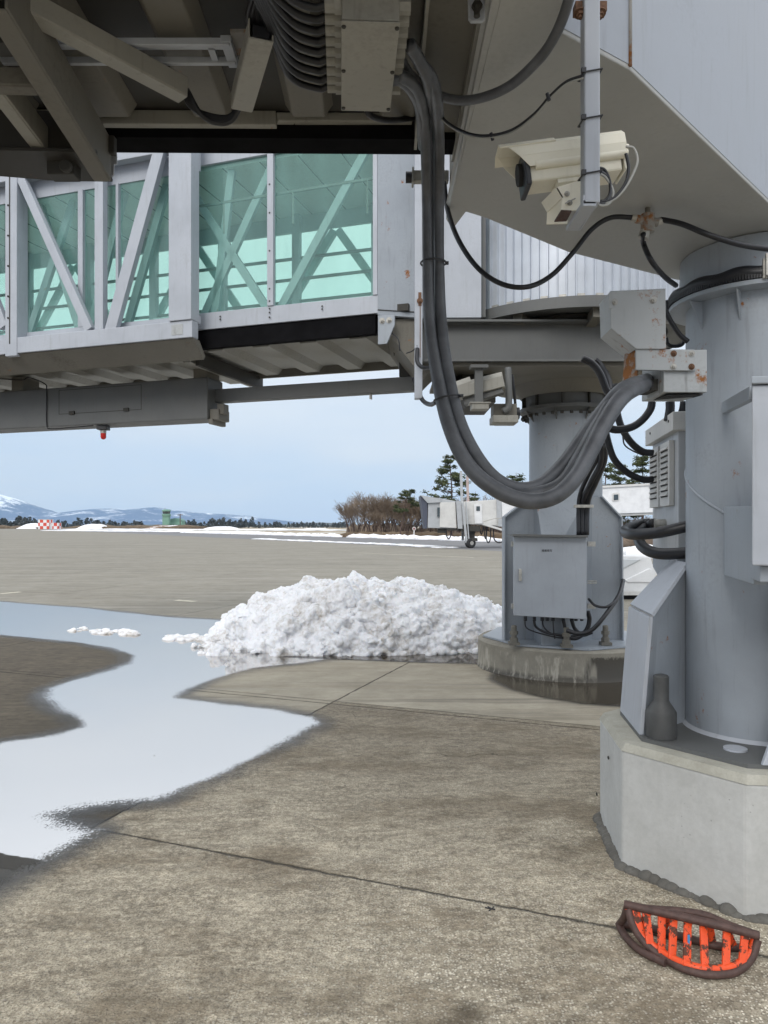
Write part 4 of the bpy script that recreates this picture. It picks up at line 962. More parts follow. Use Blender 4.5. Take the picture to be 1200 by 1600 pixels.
for x in (458, 574, 350): a_ = A(x, .12); b.beam(L(a_, .12, zpx(279, pa, .12)), L(a_, .12, zpx(279, pa, .12)-.35), .02, .02, (1, 0, 0))
obj('reflected_rail', b, M['beamgrey'], G)  # solid bars stand in for a railing reflected in the glass
# deck underside, ribs
b = MB(); lbox(b, aE-.05, aEnd, .12, W_, 3.60, 3.68); obj('deck_underside', b, M['under_l'], G)
k = aE+.1
while k < aEnd:
    b = MB()
    b.loft([L(k, .12, 3.60), L(k+.30, .12, 3.60), L(k+.24, .12, 3.53), L(k+.06, .12, 3.53)], [L(k, W_, 3.60), L(k+.30, W_, 3.60), L(k+.24, W_, 3.53), L(k+.06, W_, 3.53)])
    obj('floor_rib', b, M['under_l'], G); k += .56
b = MB(); lbox(b, aE, aEnd, W_, W_+.03, 3.50, 3.76); obj('edge_plate', b, M['under'], G)
b = MB(); lbox(b, aI+.08, aI+.17, .1, W_+.1, 3.42, 3.53); lbox(b, aI+.25, aI+.42, .1, W_+.05, 3.46, 3.53); obj('cross_beam', b, M['under_l'], G, bev=.006)
b = MB(); lbox(b, aI-.03, aI+.02, .1, W_+.1, 3.38, 3.53); obj('cross_beam', b, M['under_d'], G)
# outer (left) section
bo = -.22; oR = A(300, -.28)
b = MB(); lbox(b, oR, aEnd, -.28, -.16, 3.59, 3.77); cb = obj('bottom_chord', b, M['paint_light'], G, bev=.006)
b = MB(); lbox(b, A(286, -.28), A(268, -.28), -.284, -.281, 3.625, 3.735); obj('cover_plate', b, M['paint_rust'], cb, bev=.001)
b = MB(); b.loft([L(oR, -.26, 3.585), L(aEnd, -.26, 3.585), L(aEnd, -.05, 3.40), L(oR, -.05, 3.40)], [L(oR, -.14, 3.585), L(aEnd, -.14, 3.585), L(aEnd, -.02, 3.44), L(oR, -.02, 3.44)]); obj('soffit_plate', b, M['under'], G)
b = MB(); lbox(b, oR, aEnd, -.26, -.16, 5.60, 5.80); obj('top_chord', b, M['paint_light'], G, bev=.006)
b = MB(); lbox(b, A(300, -.28), A(265, -.28), -.30, -.14, 3.772, 5.9); obj('frame_post', b, M['paint_light'], G, bev=.006)
b = MB(); lbox(b, oR+.02, aEnd, -.12, -.08, 5.42, 5.62); obj('head_beam', b, M['paint_light'], G)
b = MB(); lbox(b, oR+.02, aEnd, -.14, -.08, 3.772, 3.86); obj('sill_beam', b, M['paint_light'], G)
def odiag(x0, y0, x1, y1, w, b_=-.24):
    a0, a1 = A(x0, b_), A(x1, b_); m = MB(); ldiag(m, a0, min(5.72, zpx(y0, a0, b_)), a1, zpx(y1, a1, b_), b_, w, .07); obj('truss_diagonal', m, M['paint_light'], G, bev=.004)
odiag(254, 225, 174, 520, .14); odiag(28, 262, 141, 516, .10)
b = MB(); lbox(b, A(163.5, -.24), A(150.5, -.24), -.27, -.19, 3.772, 5.6); obj('frame_post', b, M['paint_light'], G, bev=.004)
for xa, xb in ((131.5, 124), (187, 183)):
    b = MB(); lbox(b, A(xa, -.12), A(xb, -.12), -.145, -.085, 3.862, 5.418); obj('mullion', b, M['paint_light'], G)
b = MB(); lbox(b, A(27, -.28), A(9, -.28), -.29, -.12, 3.56, 5.82); obj('frame_post', b, M['paint_light'], G, bev=.006)
b = MB(); lbox(b, A(17, -.28), A(15.5, -.28), -.294, -.29, 3.7, 5.8); obj('post_joint', b, M['under_d'], G)
for zz in (4.0, 4.25, 4.6, 4.95, 5.3): b = MB(); b.lathe([(.012, 0), (.01, .005)], L(A(13, -.29), -.295, zz), 8, -nx_); obj('screw', b, M['under_d'], G)
for x0, x1 in ((264, 187), (183, 131.5), (124, 27), (8, -150)):
    b = MB(); lbox(b, A(x0, -.1), A(x1, -.1), -.106, -.10, 3.86, 5.42); obj('glass_pane', b, M['glass'], G)
for k in (A(-60, -.24), A(-160, -.24)):
    b = MB(); lbox(b, k, k+.12, -.27, -.19, 3.772, 5.6); obj('frame_post', b, M['paint_light'], G)
odiag(8, 512, -90, 262, .12)
# inner truss of the left part, seen through the glass
for (x0, y0, x1, y1) in ((60, 310, 120, 500), (195, 300, 150, 480), (250, 330, 205, 490), (60, 480, 110, 330)):
    a0, a1 = A(x0, .2), A(x1, .2); b = MB(); cdiag(b, a0, zpx(y0, a0, .2), a1, zpx(y1, a1, .2), .2, .09); obj('truss_diagonal', b, M['paint'], G)
# box beam slung underneath, access panel, rail beam
bb = .55
ax0 = A(324, bb)
b = MB(); lbox(b, ax0, aEnd, bb, bb+.35, 2.86, 3.35); g_ = obj('box_beam', b, M['beamgrey'], G, bev=.012)
b = MB(); a0, a1 = A(221, bb), A(92, bb)
for q in ((a0, a1, 3.31, 3.316), (a0, a1, 3.01, 3.016), (a0, a0+.006, 3.01, 3.316), (a1-.006, a1, 3.01, 3.316)): lbox(b, q[0], q[1], bb-.002, bb, q[2], q[3])
obj('access_panel', b, M['under_d'], g_)
for x in (113, 198):
    b = MB(); lbox(b, A(x+4, bb), A(x-4, bb), bb-.02, bb-.003, 3.0, 3.04); obj('latch', b, M['under_d'], g_)
b = MB(); lbox(b, ax0-.12, ax0, bb+.05, bb+.3, 2.85, 2.98); lbox(b, ax0-.06, ax0, bb+.02, bb+.32, 2.80, 2.86); lbox(b, ax0-.17, ax0-.08, bb+.08, bb+.2, 2.92, 3.04); obj('roller_bracket', b, M['under'], g_, bev=.008)
for a_ in (ax0+.02, 5.0):
    b = MB(); lbox(b, a_, a_+.18, bb+.02, bb+.3, 3.352, 3.53); obj('hanger', b, M['under'], g_)
b = MB()
aR = A(648, .75); 
lbox(b, aR, ax0+.3, .72, .86, 3.08, 3.235); rb = obj('rail_beam', b, M['beamgrey'], G, bev=.008)
b = MB(); lbox(b, A(578, .75)-.01, A(578, .75)+.01, .76, .8, 3.02, 3.08); obj('stop_lug', b, M['zinc'], rb)
b = MB(); hA = A(634, .75); lbox(b, hA-.05, hA+.07, .72, .84, 3.237, 3.52); lbox(b, hA-.1, hA-.06, .70, .82, 3.24, 3.45); b.box(L(hA+.02, .70, 3.5), (.2, .1, .06)); obj('hanger', b, M['under_d'], rb, bev=.008)
# end plate with bolts, cables at the knuckle
b = MB(); aa = A(617, -.01); bb_ = A(591, -.01)
b.prism([L(bb_, -.02, 3.71), L(aa, -.02, 3.70), L(aa, -.02, 3.60), L(A(605, -.01), -.02, 3.42), L(bb_, -.02, 3.42)], nx_*.02); ep = obj('end_plate', b, M['paint'], G, bev=.002)
for x in (598, 609):
    b = MB(); b.hexbolt(L(A(x), -.02, 3.65), -nx_, .02, .02); obj('bolt', b, M['zinc'], ep)
# beacon under the box beam
p = L(A(153, bb), bb+.1, 2.86); BE = thing('beacon_lamp', 'small red beacon lamp hanging under the glass bridge girder', 'lamp', p)
b = MB(); b.box(p+V((0, 0, -.03)), (.13, .12, .058)); obj('lamp_base', b, M['darkplastic'], BE, bev=.006)
b = MB(); b.cyl(p+V((0, 0, -.062)), p+V((0, 0, -.10)), .036, 20); obj('collar', b, M['zinc'], BE, 40)
b = MB(); b.lathe([(.034, -.10), (.034, -.145), (.027, -.165), (.012, -.175), (.001, -.177)], p, 20); obj('lens', b, M['red'], BE, 60)
pts = [(0, 592), (35, 594), (45, 590), (70, 600), (73, 612), (73, 662), (80, 670), (115, 668), (146, 665)]
cable('cable', [L(A(x, bb-.01), bb-.012, zpx(y, A(x, bb), bb)) for x, y in pts], .007, M['blackcable'], 'thin black cable running down the girder to the red beacon lamp')

# rotunda: flat panels, corrugated drum, base
RX, RY = PX, PY
RT = thing('rotunda', 'round corrugated rotunda with flat grey panels on top of the far pillar', 'rotunda', (RX, RY, 3.2))
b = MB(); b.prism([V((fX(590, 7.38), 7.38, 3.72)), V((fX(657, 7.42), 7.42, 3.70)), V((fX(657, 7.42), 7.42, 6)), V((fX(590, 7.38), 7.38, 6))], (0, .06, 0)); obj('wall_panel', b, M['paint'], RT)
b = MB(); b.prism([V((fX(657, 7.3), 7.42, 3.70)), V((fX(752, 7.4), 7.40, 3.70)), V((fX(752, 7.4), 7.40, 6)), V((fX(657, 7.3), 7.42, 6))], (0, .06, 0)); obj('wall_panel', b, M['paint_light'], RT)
b = MB(); b.box((fX(756, 7.45), 7.50, 4.87), (.04, .08, 2.3)); obj('corner_post', b, M['beamgrey'], RT)
b = MB(); b.prism([V((fX(590, 7.38), 7.372, 3.765)), V((fX(657, 7.4), 7.412, 3.75)), V((fX(657, 7.4), 7.412, 3.757)), V((fX(590, 7.38), 7.372, 3.772))], (0, .01, 0)); obj('panel_seam', b, M['under_d'], RT)
b = MB(); b.box((fX(654, 7.2), 7.25, 4.2), (.075, .1, 2.7)); sp_ = obj('service_post', b, M['paint_light'], RT, bev=.005)
b = MB(); b.box((fX(656, 7.2), 7.197, 3.82), (.03, .01, .13)); b.hexbolt((fX(656, 7.2), 7.19, 3.80), (0, -1, 0), .02, .015); b.box((fX(656.5, 7.2), 7.197, 3.5), (.006, .004, .5)); obj('bracket', b, M['boltrust'], sp_)
b = MB(); prof = []; nn = 92; n_w = []
for k in range(nn):
    a0 = 2*math.pi*k/nn
    for f, r in ((0, 1.30), (.5, 1.30), (.56, 1.335), (.64, 1.335), (.70, 1.30)): n_w.append((a0+f*2*math.pi/nn, r))
ring0 = [V((RX+r*math.cos(a), RY+r*math.sin(a), 3.84)) for a, r in n_w]; ring1 = [p+V((0, 0, 2.3)) for p in ring0]
b.loft(ring0, ring1); obj('corrugated_drum', b, simple('corrugated pale metal', (.50, .54, .60), .38, .15, .1, 3, .05), RT)
b = MB(); b.lathe([(1.38, 3.72), (1.38, 3.83), (1.1, 3.835), (1.1, 3.74), (1.36, 3.735)], (RX, RY, 0), 96, cap=False); fl = obj('base_ring', b, M['beamgrey'], RT, 30)
b = MB()
for k in range(48):
    a = 2*math.pi*k/48; b.box((RX+1.345*math.cos(a), RY+1.345*math.sin(a), 3.842), (.03, .07, .03), a)
obj('clip', b, M['zinc'], fl)
b = MB(); b.lathe([(1.08, 3.70), (1.08, 3.74), (.3, 3.66), (.3, 3.62)], (RX, RY, 0), 48); obj('turntable', b, M['under_d'], RT, 30)
b = MB()
for ang in (R(180), R(200), R(235), R(270), R(305)):
    b.beam((RX+.35*math.cos(ang), RY+.35*math.sin(ang), 3.60), (RX+1.3*math.cos(ang), RY+1.3*math.sin(ang), 3.69), .1, .1)
obj('support_arm', b, M['under'], RT)
# transverse girder
b = MB(); y0 = 7.42
b.box((fX(820, y0), y0+.04, 3.45), (2.1, .02, .38)); b.box((fX(820, y0), y0, 3.652), (2.1, .16, .022)); b.box((fX(820, y0), y0-.02, 3.248), (2.1, .20, .022))
gd = obj('girder', b, M['beamgrey'], RT)
b = MB(); b.loft([V((.55, 7.36, 3.235)), V((3.3, 7.36, 3.235)), V((3.3, 8.9, 3.235)), V((.55, 8.9, 3.235))], [V((.55, 7.36, 3.2)), V((3.3, 7.36, 3.2)), V((3.3, 8.9, 3.2)), V((.55, 8.9, 3.2))]); obj('base_plate', b, M['under'], RT)
b = MB(); b.lathe([(.52, 3.2), (.75, 3.205)], (PX, PY, 0), 48, cap=False); b.lathe([(.50, 3.06), (.62, 3.19), (.9, 3.197)], (PX, PY, 0), 48, cap=False); obj('skirt_ring', b, M['under'], RT, 40)
b = MB(); b.loft([V((.62, 7.5, 3.2)), V((.66, 7.5, 3.2)), V((.66, 8.8, 3.2)), V((.62, 8.8, 3.2))], [V((.86, 7.6, 2.86)), V((.9, 7.6, 2.86)), V((.9, 8.8, 2.86)), V((.86, 8.8, 2.86))]); b.box((1.0, 8.2, 3.05), (.35, .9, .29)); obj('underside_box', b, M['under_d'], RT)
b = MB(); b.prism([V((-.04, 7.45, 3.70)), V((.55, 7.46, 3.70)), V((.6, 7.46, 3.3)), V((.4, 7.46, 3.1)), V((.2, 7.46, 3.35))], (0, .9, 0)); obj('knuckle_box', b, M['under'], RT)
b = MB(); b.beam((.62, 7.37, 3.26), (2.75, 7.37, 3.255), .03, .018); b.tube([at(930, 562, 7.3), at(940, 572, 7.3), at(950, 590, 7.2), at(955, 610, 7.1)], .028, 8); obj('wire_loom', b, M['blackcable'], RT)
for pts, r, l in (([at(646, 592, 7.5), at(652, 605, 7.4), at(660, 625, 7.2), at(672, 632, 6.9), at(682, 628, 6.6)], .022, 'short black cable joining the end of the rail beam to the grey hoses'),
                  ([at(652, 545, 7.2), at(652, 565, 7.1), at(662, 575, 7.0), at(676, 573, 6.8)], .02, 'short black bent cable at the foot of the white service post'),
                  ([at(612, 520, 7.35), at(622, 530, 7.3), at(625, 548, 7.3)], .006, 'very thin wire beside the bolted end plate of the glass bridge'),
                  ([at(635, 552, 7.3), at(645, 548, 7.25), at(652, 540, 7.2)], .006, 'very thin wire between the hanger and the service post')):
    cable('cable', pts, r, M['blackcable'], l)

# small camera and floodlight under the rotunda
T = thing('security_camera', 'distant grey security camera hanging under the rotunda left of the far pillar', 'security camera', at(742, 640, 7.2))
def hexprism(b, p, q, w, h, ch=.3):
    p = V(p); q = V(q); d = (q-p).normalized(); s_ = d.cross(V((0, 0, 1))).normalized(); u = s_.cross(d)
    pr = [(-.5, -.5), (.5, -.5), (.5, .5-ch), (.5-ch*.6, .5), (-.5+ch*.6, .5), (-.5, .5-ch)]
    return b.loft([p+s_*(a*w)+u*(c*h) for a, c in pr], [q+s_*(a*w)+u*(c*h) for a, c in pr])
b = MB(); hexprism(b, at(713, 613, 7.2), at(787, 594, 7.1), .15, .15); obj('housing', b, M['under_l'], T, bev=.004)
b = MB(); hexprism(b, at(725, 627, 7.2), at(785, 607, 7.1), .10, .10, .1); obj('camera_body', b, M['beamgrey'], T, bev=.004)
b = MB(); hexprism(b, at(709, 613, 7.2), at(738, 603, 7.18), .17, .17); obj('sunshield', b, M['under_l'], T)
b = MB(); b.box(at(748, 606, 7.0), (.075, .05, .42)); b.box(at(748, 574, 7.0), (.17, .12, .03)); obj('mounting_post', b, M['beamgrey'], T, bev=.003)
b = MB(); b.box(at(749, 636, 7.0), (.16, .14, .06)); b.box(at(749, 631, 7.0), (.2, .16, .012)); obj('mounting_foot', b, M['under_l'], T, bev=.003)
T = thing('floodlight', 'small grey floodlight on a curved bracket beside the distant camera', 'floodlight', at(787, 660, 7.3))
b = MB(); b.box(at(787, 645, 7.35), (.23, .2, .15)); obj('housing', b, M['under'], T, bev=.006)
b = MB(); b.box(at(787, 657, 7.3), (.25, .24, .07)); b.box(at(790, 661, 7.3), (.2, .2, .03)); obj('lamp_head', b, M['under_l'], T, bev=.006)
b = MB(); b.tube([at(794, 575, 7.25), at(795, 610, 7.22), at(794, 636, 7.2), at(786, 643, 7.2)], .035, 10); obj('bracket', b, M['beamgrey'], T, 180)
b = MB(); b.cyl(at(803, 646, 7.35), at(811, 646, 7.35), .06, 20); b.tube([at(806, 640, 7.35), at(803, 610, 7.3), at(800, 585, 7.3)], .014, 8); obj('junction', b, M['darkplastic'], T, 40)
# ================================================================ NEAR PILLAR
NX, NY = 1.845, 3.665
BT = .58
OCT0 = R(-6.5)     # direction of one face normal of the octagonal base is 180-6.5 deg
def octa(r_ap, z, c=(NX, NY)):
    Rr = r_ap/math.cos(math.pi/8)
    return [V((c[0]+Rr*math.cos(math.pi-R(6.5)+math.pi/8+k*math.pi/4), c[1]+Rr*math.sin(math.pi-R(6.5)+math.pi/8+k*math.pi/4), z)) for k in range(8)]
b = MB(); b.loft(octa(.70, -.05), octa(.70, BT-.035)); 
o = tag(obj('pillar_base', b, M['conc'], loc=(NX, NY, 0), bev=.012), 'tall octagonal pale concrete base under the near pillar at right', 'pillar base')
b = MB(); b.loft(octa(.703, BT-.035), octa(.68, BT)); e_ = obj('mortar_edge', b, M['conc_edge'], o)
b = MB()
bl = octa(.705, .0); tr_ = random.Random(2)
for k in range(8):
    p, q = bl[k], bl[(k+1) % 8]; n = 60
    for i in range(n):
        c = p.lerp(q, (i+tr_.random())/n); s = tr_.uniform(.006, .018); vs_ = b.sphere(c+V((0, 0, s*.1)), 1, 2, (s*2.2, s*2.2, s*tr_.uniform(.5, 2.0)))
obj('grout_foot', b, mk_concrete('dark crumbly grout', (.16, .155, .14), (.09, .085, .075), None, 4), o, 40)
for (x, y, Y) in ((1090, 1232, 0), ):
    pass
b = MB(); b.lathe([(.012, 0), (.012, .003)], V((1.335, 3.195, .40)), 14, (-.75, -.66, 0)); b.lathe([(.009, 0), (.009, .003)], V((1.144, 3.75, .42)), 10, (-.99, -.1, 0)); b.lathe([(.009, 0), (.009, .003)], V((1.129, 3.9, .18)), 10, (-.99, -.1, 0)); obj('form_tie_hole', b, M['under_d'], o)
P2 = thing('bridge_pillar', 'thick round pale grey pillar with welded gussets on the octagonal base at right', 'pillar', (NX, NY, BT))
b = MB(); b.cyl((NX, NY, BT+.02), (NX, NY, 2.72), .318, 96); obj('column', b, M['paint'], P2, 30)
b = MB(); b.loft(octa(.60, BT-.002), octa(.60, BT+.018)); obj('base_plate', b, M['beamgrey'], P2)
b = MB(); b.lathe([(.335, BT+.018), (.319, BT+.034)], (NX, NY, 0), 96, cap=False); b.lathe([(.05, .018), (.05, .026)], (1.575, 3.30, BT), 24); obj('weld_bead', b, M['paint_light'], P2, 60)
# helical weld seam
b = MB(); pts = []
for k in range(60):
    a = R(300)-R(190)*k/59; z = 1.40+.62*(k/59)
    pts.append(V((NX+.318*math.cos(a), NY+.318*math.sin(a), z)))
b.tube(pts, .007, 6, raw=True); obj('weld_seam', b, M['paint'], P2, 180)
# top flange, cap and gussets
b = MB(); b.lathe([(.318, 2.685), (.40, 2.69), (.40, 2.71), (.34, 2.715)], (NX, NY, 0), 96, cap=False); b.lathe([(.352, 2.712), (.345, 2.935), (.1, 2.94)], (NX, NY, 0), 96, cap=False); obj('top_flange', b, M['paint'], P2, 30)
b = MB()
for ang in (R(197), R(232), R(268), R(305)):
    d = V((math.cos(ang), math.sin(ang), 0)); t_ = V((-d.y, d.x, 0)); c = V((NX, NY, 0))+d*.316
    b.prism([c+V((0, 0, 2.684)), c+d*.07+V((0, 0, 2.684)), c+V((0, 0, 2.55))], t_*.008)
obj('stiffener', b, M['paint'], P2)
# box gussets at the foot
def foot_gusset(fA, fB, wA, topz, apex, lean=None):
    """fA, fB: flange foot corners (near, far); wA: web meets the column"""
    fA, fB, wA = V(fA), V(fB), V(wA); z0 = BT+.018
    lean = lean or (V((NX, NY, 0))-(fA+fB)/2).normalized()*.045
    n = (fB-fA).normalized()
    A0 = V((fA.x, fA.y, z0)); B0 = V((fB.x, fB.y, z0)); A1 = A0+lean+V((0, 0, topz-z0)); B1 = B0+lean+V((0, 0, topz-z0))
    cA = V((wA.x, wA.y, z0)); inw = (V((NX, NY, 0))-(fA+fB)/2).normalized()
    cB = cA+n*(fB-fA).length*.62
    A2 = V((cA.x, cA.y, apex)); B2 = V((cB.x, cB.y, apex))
    out_ = -inw*.02
    m = MB(); m.loft([A0, A1, B1, B0], [p+out_ for p in (A0, A1, B1, B0)]); 
    up = (B1-A1).cross(A2-A1).normalized()*.02
    if up.z < 0: up = -up
    ov = n*-.012
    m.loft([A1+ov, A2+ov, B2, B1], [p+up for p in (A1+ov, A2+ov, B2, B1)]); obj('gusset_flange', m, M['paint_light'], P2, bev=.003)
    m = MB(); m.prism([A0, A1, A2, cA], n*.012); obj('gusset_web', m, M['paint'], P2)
foot_gusset((1.245, 3.53, 0), (1.30, 3.99, 0), (1.575, 3.80, 0), 1.165, 1.40)
foot_gusset((2.06, 3.03, 0), (1.585, 3.10, 0), (2.06, 3.37, 0), 1.0, 1.40, V((.155, .02, 0)))
# anchor cap
c = V((1.318, 3.50, BT+.02)); b = MB(); b.lathe([(.0701, 0), (.0701, .118), (.067, .124), (.04, .165), (.0355, .175), (.0355, .285), (.03, .292), (.012, .297), (0.001, .298)], c, 48, cap=False)
tag(obj('anchor_cap', b, M['cap'], smooth=35, loc=c), 'dark grey bottle shaped anchor cap standing on the near pillar base', 'anchor cap')

# equipment box at the right edge of the near pillar
EB = thing('equipment_box', 'pale metal equipment box fixed to the near pillar at the right picture edge', 'box', (1.6, 2.78, 1.45))
b = MB(); b.loft([V((1.345, 2.69, 1.455)), V((2.15, 2.60, 1.455)), V((2.15, 2.80, 1.455)), V((1.455, 2.89, 1.455))], [V((1.345, 2.69, 2.115)), V((2.15, 2.60, 2.115)), V((2.15, 2.80, 2.115)), V((1.455, 2.89, 2.115))]); obj('box_body', b, M['paint_light'], EB, bev=.006)
b = MB(); b.loft([V((1.335, 2.675, 2.118)), V((2.16, 2.58, 2.118)), V((2.16, 2.82, 2.118)), V((1.45, 2.90, 2.118))], [V((1.335, 2.675, 2.145)), V((2.16, 2.58, 2.145)), V((2.16, 2.82, 2.145)), V((1.45, 2.90, 2.145))]); obj('rain_hood', b, M['paint'], EB, bev=.004)
b = MB(); b.beam(V((1.60, 3.45, 2.155)), V((1.455, 2.90, 2.125)), .03, .055); obj('upper_bracket', b, M['paint'], EB, bev=.004)
b = MB(); b.prism([V((1.58, 3.42, 1.37)), V((1.58, 3.42, 1.69)), V((1.462, 2.93, 1.68)), V((1.455, 2.90, 1.66)), V((1.455, 2.90, 1.37))], (.05, -.01, 0)); b.prism([V((1.40, 2.74, 1.39)), V((1.40, 2.74, 1.452)), V((2.1, 2.64, 1.452)), V((2.1, 2.64, 1.43))], (.06, .2, 0)); obj('lower_bracket', b, M['paint'], EB, bev=.005)

# louvred cabinet behind the near pillar
LC = thing('louvred_cabinet', 'pale louvred metal cabinet with an overhanging lid left of the near pillar', 'cabinet', (1.8, 4.5, 1.42))
cz0, cz1 = 1.42, 2.16
f0 = V((1.672, 4.18, 0)); f1 = V((1.80, 4.93, 0))    # louvre face foot line: near, far
d_ = (f1-f0).normalized(); o_ = V((-d_.y, d_.x, 0))    # outward to the left
if o_.x > 0: o_ = -o_
def Q(u, z, off=0): return f0+(f1-f0)*u+o_*off+V((0, 0, z))
b = MB(); b.loft([Q(0, cz0), Q(1, cz0), Q(1, cz0, -.35), Q(0, cz0, -.35)], [Q(0, cz1), Q(1, cz1), Q(1, cz1, -.35), Q(0, cz1, -.35)]); obj('cabinet_body', b, paint('cabinet zinc paint', (.48, .50, .52), .35, .25, .05, .4), LC, bev=.004)
b = MB(); b.loft([Q(-.06, cz1-.02, .04), Q(1.06, cz1-.02, .04), Q(1.06, cz1-.02, -.4), Q(-.06, cz1-.02, -.4)], [Q(-.06, cz1+.085, .04), Q(1.06, cz1+.085, .04), Q(1.06, cz1+.085, -.4), Q(-.06, cz1+.085, -.4)]); ld = obj('lid', b, M['offwhite'], LC, bev=.004)
b = MB()
for u in (.08, .82): b.lathe([(.008, 0), (.008, .004)], Q(u, cz1+.045, .04), 8, o_)
obj('screw', b, M['under_d'], ld)
for u0, u1 in ((.13, .48), (.56, .93)):
    b = MB(); b.loft([Q(u0, 1.72, .001), Q(u1, 1.72, .001), Q(u1, 1.72, .03), Q(u0, 1.72, .03)], [Q(u0, 2.10, .001), Q(u1, 2.10, .001), Q(u1, 2.10, .03), Q(u0, 2.10, .03)]); lv = obj('louvre_panel', b, M['offwhite'], LC, bev=.002)
    b = MB()
    for k in range(9):
        z = 1.78+k*.034; b.loft([Q(u0+.05, z, .03), Q(u1-.05, z, .03), Q(u1-.05, z, .045), Q(u0+.05, z, .045)], [Q(u0+.05, z+.014, .03), Q(u1-.05, z+.014, .03), Q(u1-.05, z+.02, .03), Q(u0+.05, z+.02, .03)])
    obj('louvre_hood', b, M['offwhite'], lv)
    b = MB()
    for k in range(9):
        z = 1.78+k*.034; b.loft([Q(u0+.05, z-.008, .031), Q(u1-.05, z-.008, .031), Q(u1-.05, z-.008, .033), Q(u0+.05, z-.008, .033)], [Q(u0+.05, z+.001, .031), Q(u1-.05, z+.001, .031), Q(u1-.05, z+.001, .033), Q(u0+.05, z+.001, .033)])
    obj('louvre_slot', b, M['black'], lv)
b = MB(); b.loft([Q(-.03, 1.40, .01), Q(1.0, 1.40, .01), Q(1, 1.40, -.4), Q(-.03, 1.40, -.4)], [Q(-.03, 1.418, .01), Q(1.0, 1.418, .01), Q(1, 1.418, -.4), Q(-.03, 1.418, -.4)]); b.prism([Q(0, 1.40), Q(1, 1.40), Q(1, 1.33), Q(.6, 1.24), Q(0, 1.22)], -o_*.3); obj('support_bracket', b, M['paint'], LC)
for u in (.45, .62):
    b = MB(); b.cyl(Q(u, 1.615, 0), Q(u, 1.615, .07), .028, 14); obj('cable_gland', b, M['zinc'], LC, 40)
Yl = 4.3
cable('cable', [Q(.62, 1.615, .07), at(1003, 818, 4.75), at(984, 824, 4.5), at(976, 831, 4.3), at(990, 835, 4.0), at(1030, 832, 3.85), at(1075, 822, 3.8), at(1100, 818, 3.8)], .030, M['blackcable'], 'upper thick black cable loop beside the louvred cabinet', 'thick cable loops by the louvred cabinet', n=14)
cable('cable', [Q(.45, 1.615, .07), at(1012, 822, 4.7), at(1000, 832, 4.5), at(998, 842, 4.4), at(1006, 856, 4.2), at(1030, 865, 4.05), at(1075, 864, 3.95), at(1100, 862, 3.9)], .032, M['blackcable'], 'lower thick black cable loop beside the louvred cabinet', 'thick cable loops by the louvred cabinet', n=14)

# cables hanging between the brackets and the cabinet
HANG = [([(1019, 628), (1016, 640), (1005, 655), (990, 666), (972, 671), (955, 670), (940, 660)], 4.0, .021, 'black cable loop hanging from under the bracket on the near pillar to the left'),
        ([(962, 600), (963, 635), (970, 665), (985, 690), (1003, 705), (1020, 708)], 4.6, .022, 'black cable falling behind the grey hoses to the upper part of the louvred cabinet'),
        ([(944, 660), (950, 690), (960, 718), (980, 738), (1003, 749), (1020, 749)], 4.7, .022, 'lowest black cable sagging towards the louvred cabinet'),
        ([(968, 640), (973, 680), (976, 695), (988, 704), (1006, 712)], 4.8, .005, 'very thin wire hanging beside the sagging black cables'),
        ([(1047, 628), (1047, 640), (1044, 658)], 4.3, .026, 'short black cable entering the lid of the louvred cabinet'),
        ([(1070, 628), (1068, 640), (1064, 652)], 4.3, .026, 'short black cable touching the near pillar above the cabinet lid'),
        ([(1041, 528), (1044, 538), (1054, 541), (1066, 538), (1070, 526)], 3.9, .010, 'small black cable loop in the gap beside the rusty box'),
        ([(910, 560), (925, 568), (938, 585), (948, 610), (958, 622)], 5.6, .028, 'black cable arching down over the far pillar head'),
        ([(1040, 470), (1042, 490), (1060, 520), (1075, 534)], 3.55, .012, 'thin black cable pinched behind the near pillar flange')]
for pts, Y, r, l in HANG: cable('cable', [at(x, y, Y) for x, y in pts], r, M['blackcable'], l, 'black cables hanging between the pillars')

# black hose wound around the near pillar flange
b = MB(); pts = []
for k in range(40):
    a = R(140)+R(180)*k/39; pts.append(V((NX+.375*math.cos(a), NY+.375*math.sin(a), 2.745+.006*math.sin(k))))
b.tube(pts, .034, 12, 3)
for k in range(0, 40): 
    pass
tag(obj('ring_hose', b, M['blackcable'], smooth=180), 'black hose wound round the top flange of the near pillar', 'hose')
b = MB()
for k in range(70):
    a = R(160)+R(115)*k/69; c = V((NX+.40*math.cos(a), NY+.40*math.sin(a), 2.735)); b.box(c, (.012, .008, .045), a)
tag(obj('drag_chain', b, M['darkplastic']), 'black toothed edge strip on the hose round the near pillar', 'chain')
b = MB(); ang = R(252); c = V((NX+.405*math.cos(ang), NY+.405*math.sin(ang), 2.75)); b.box(c, (.02, .06, .09), ang); b.box(c+V((-.015, -.01, .01)), (.03, .02, .1), ang); tag(obj('hose_clip', b, M['zinc'], bev=.003), 'light clip holding the black hose on the near pillar flange', 'clip')

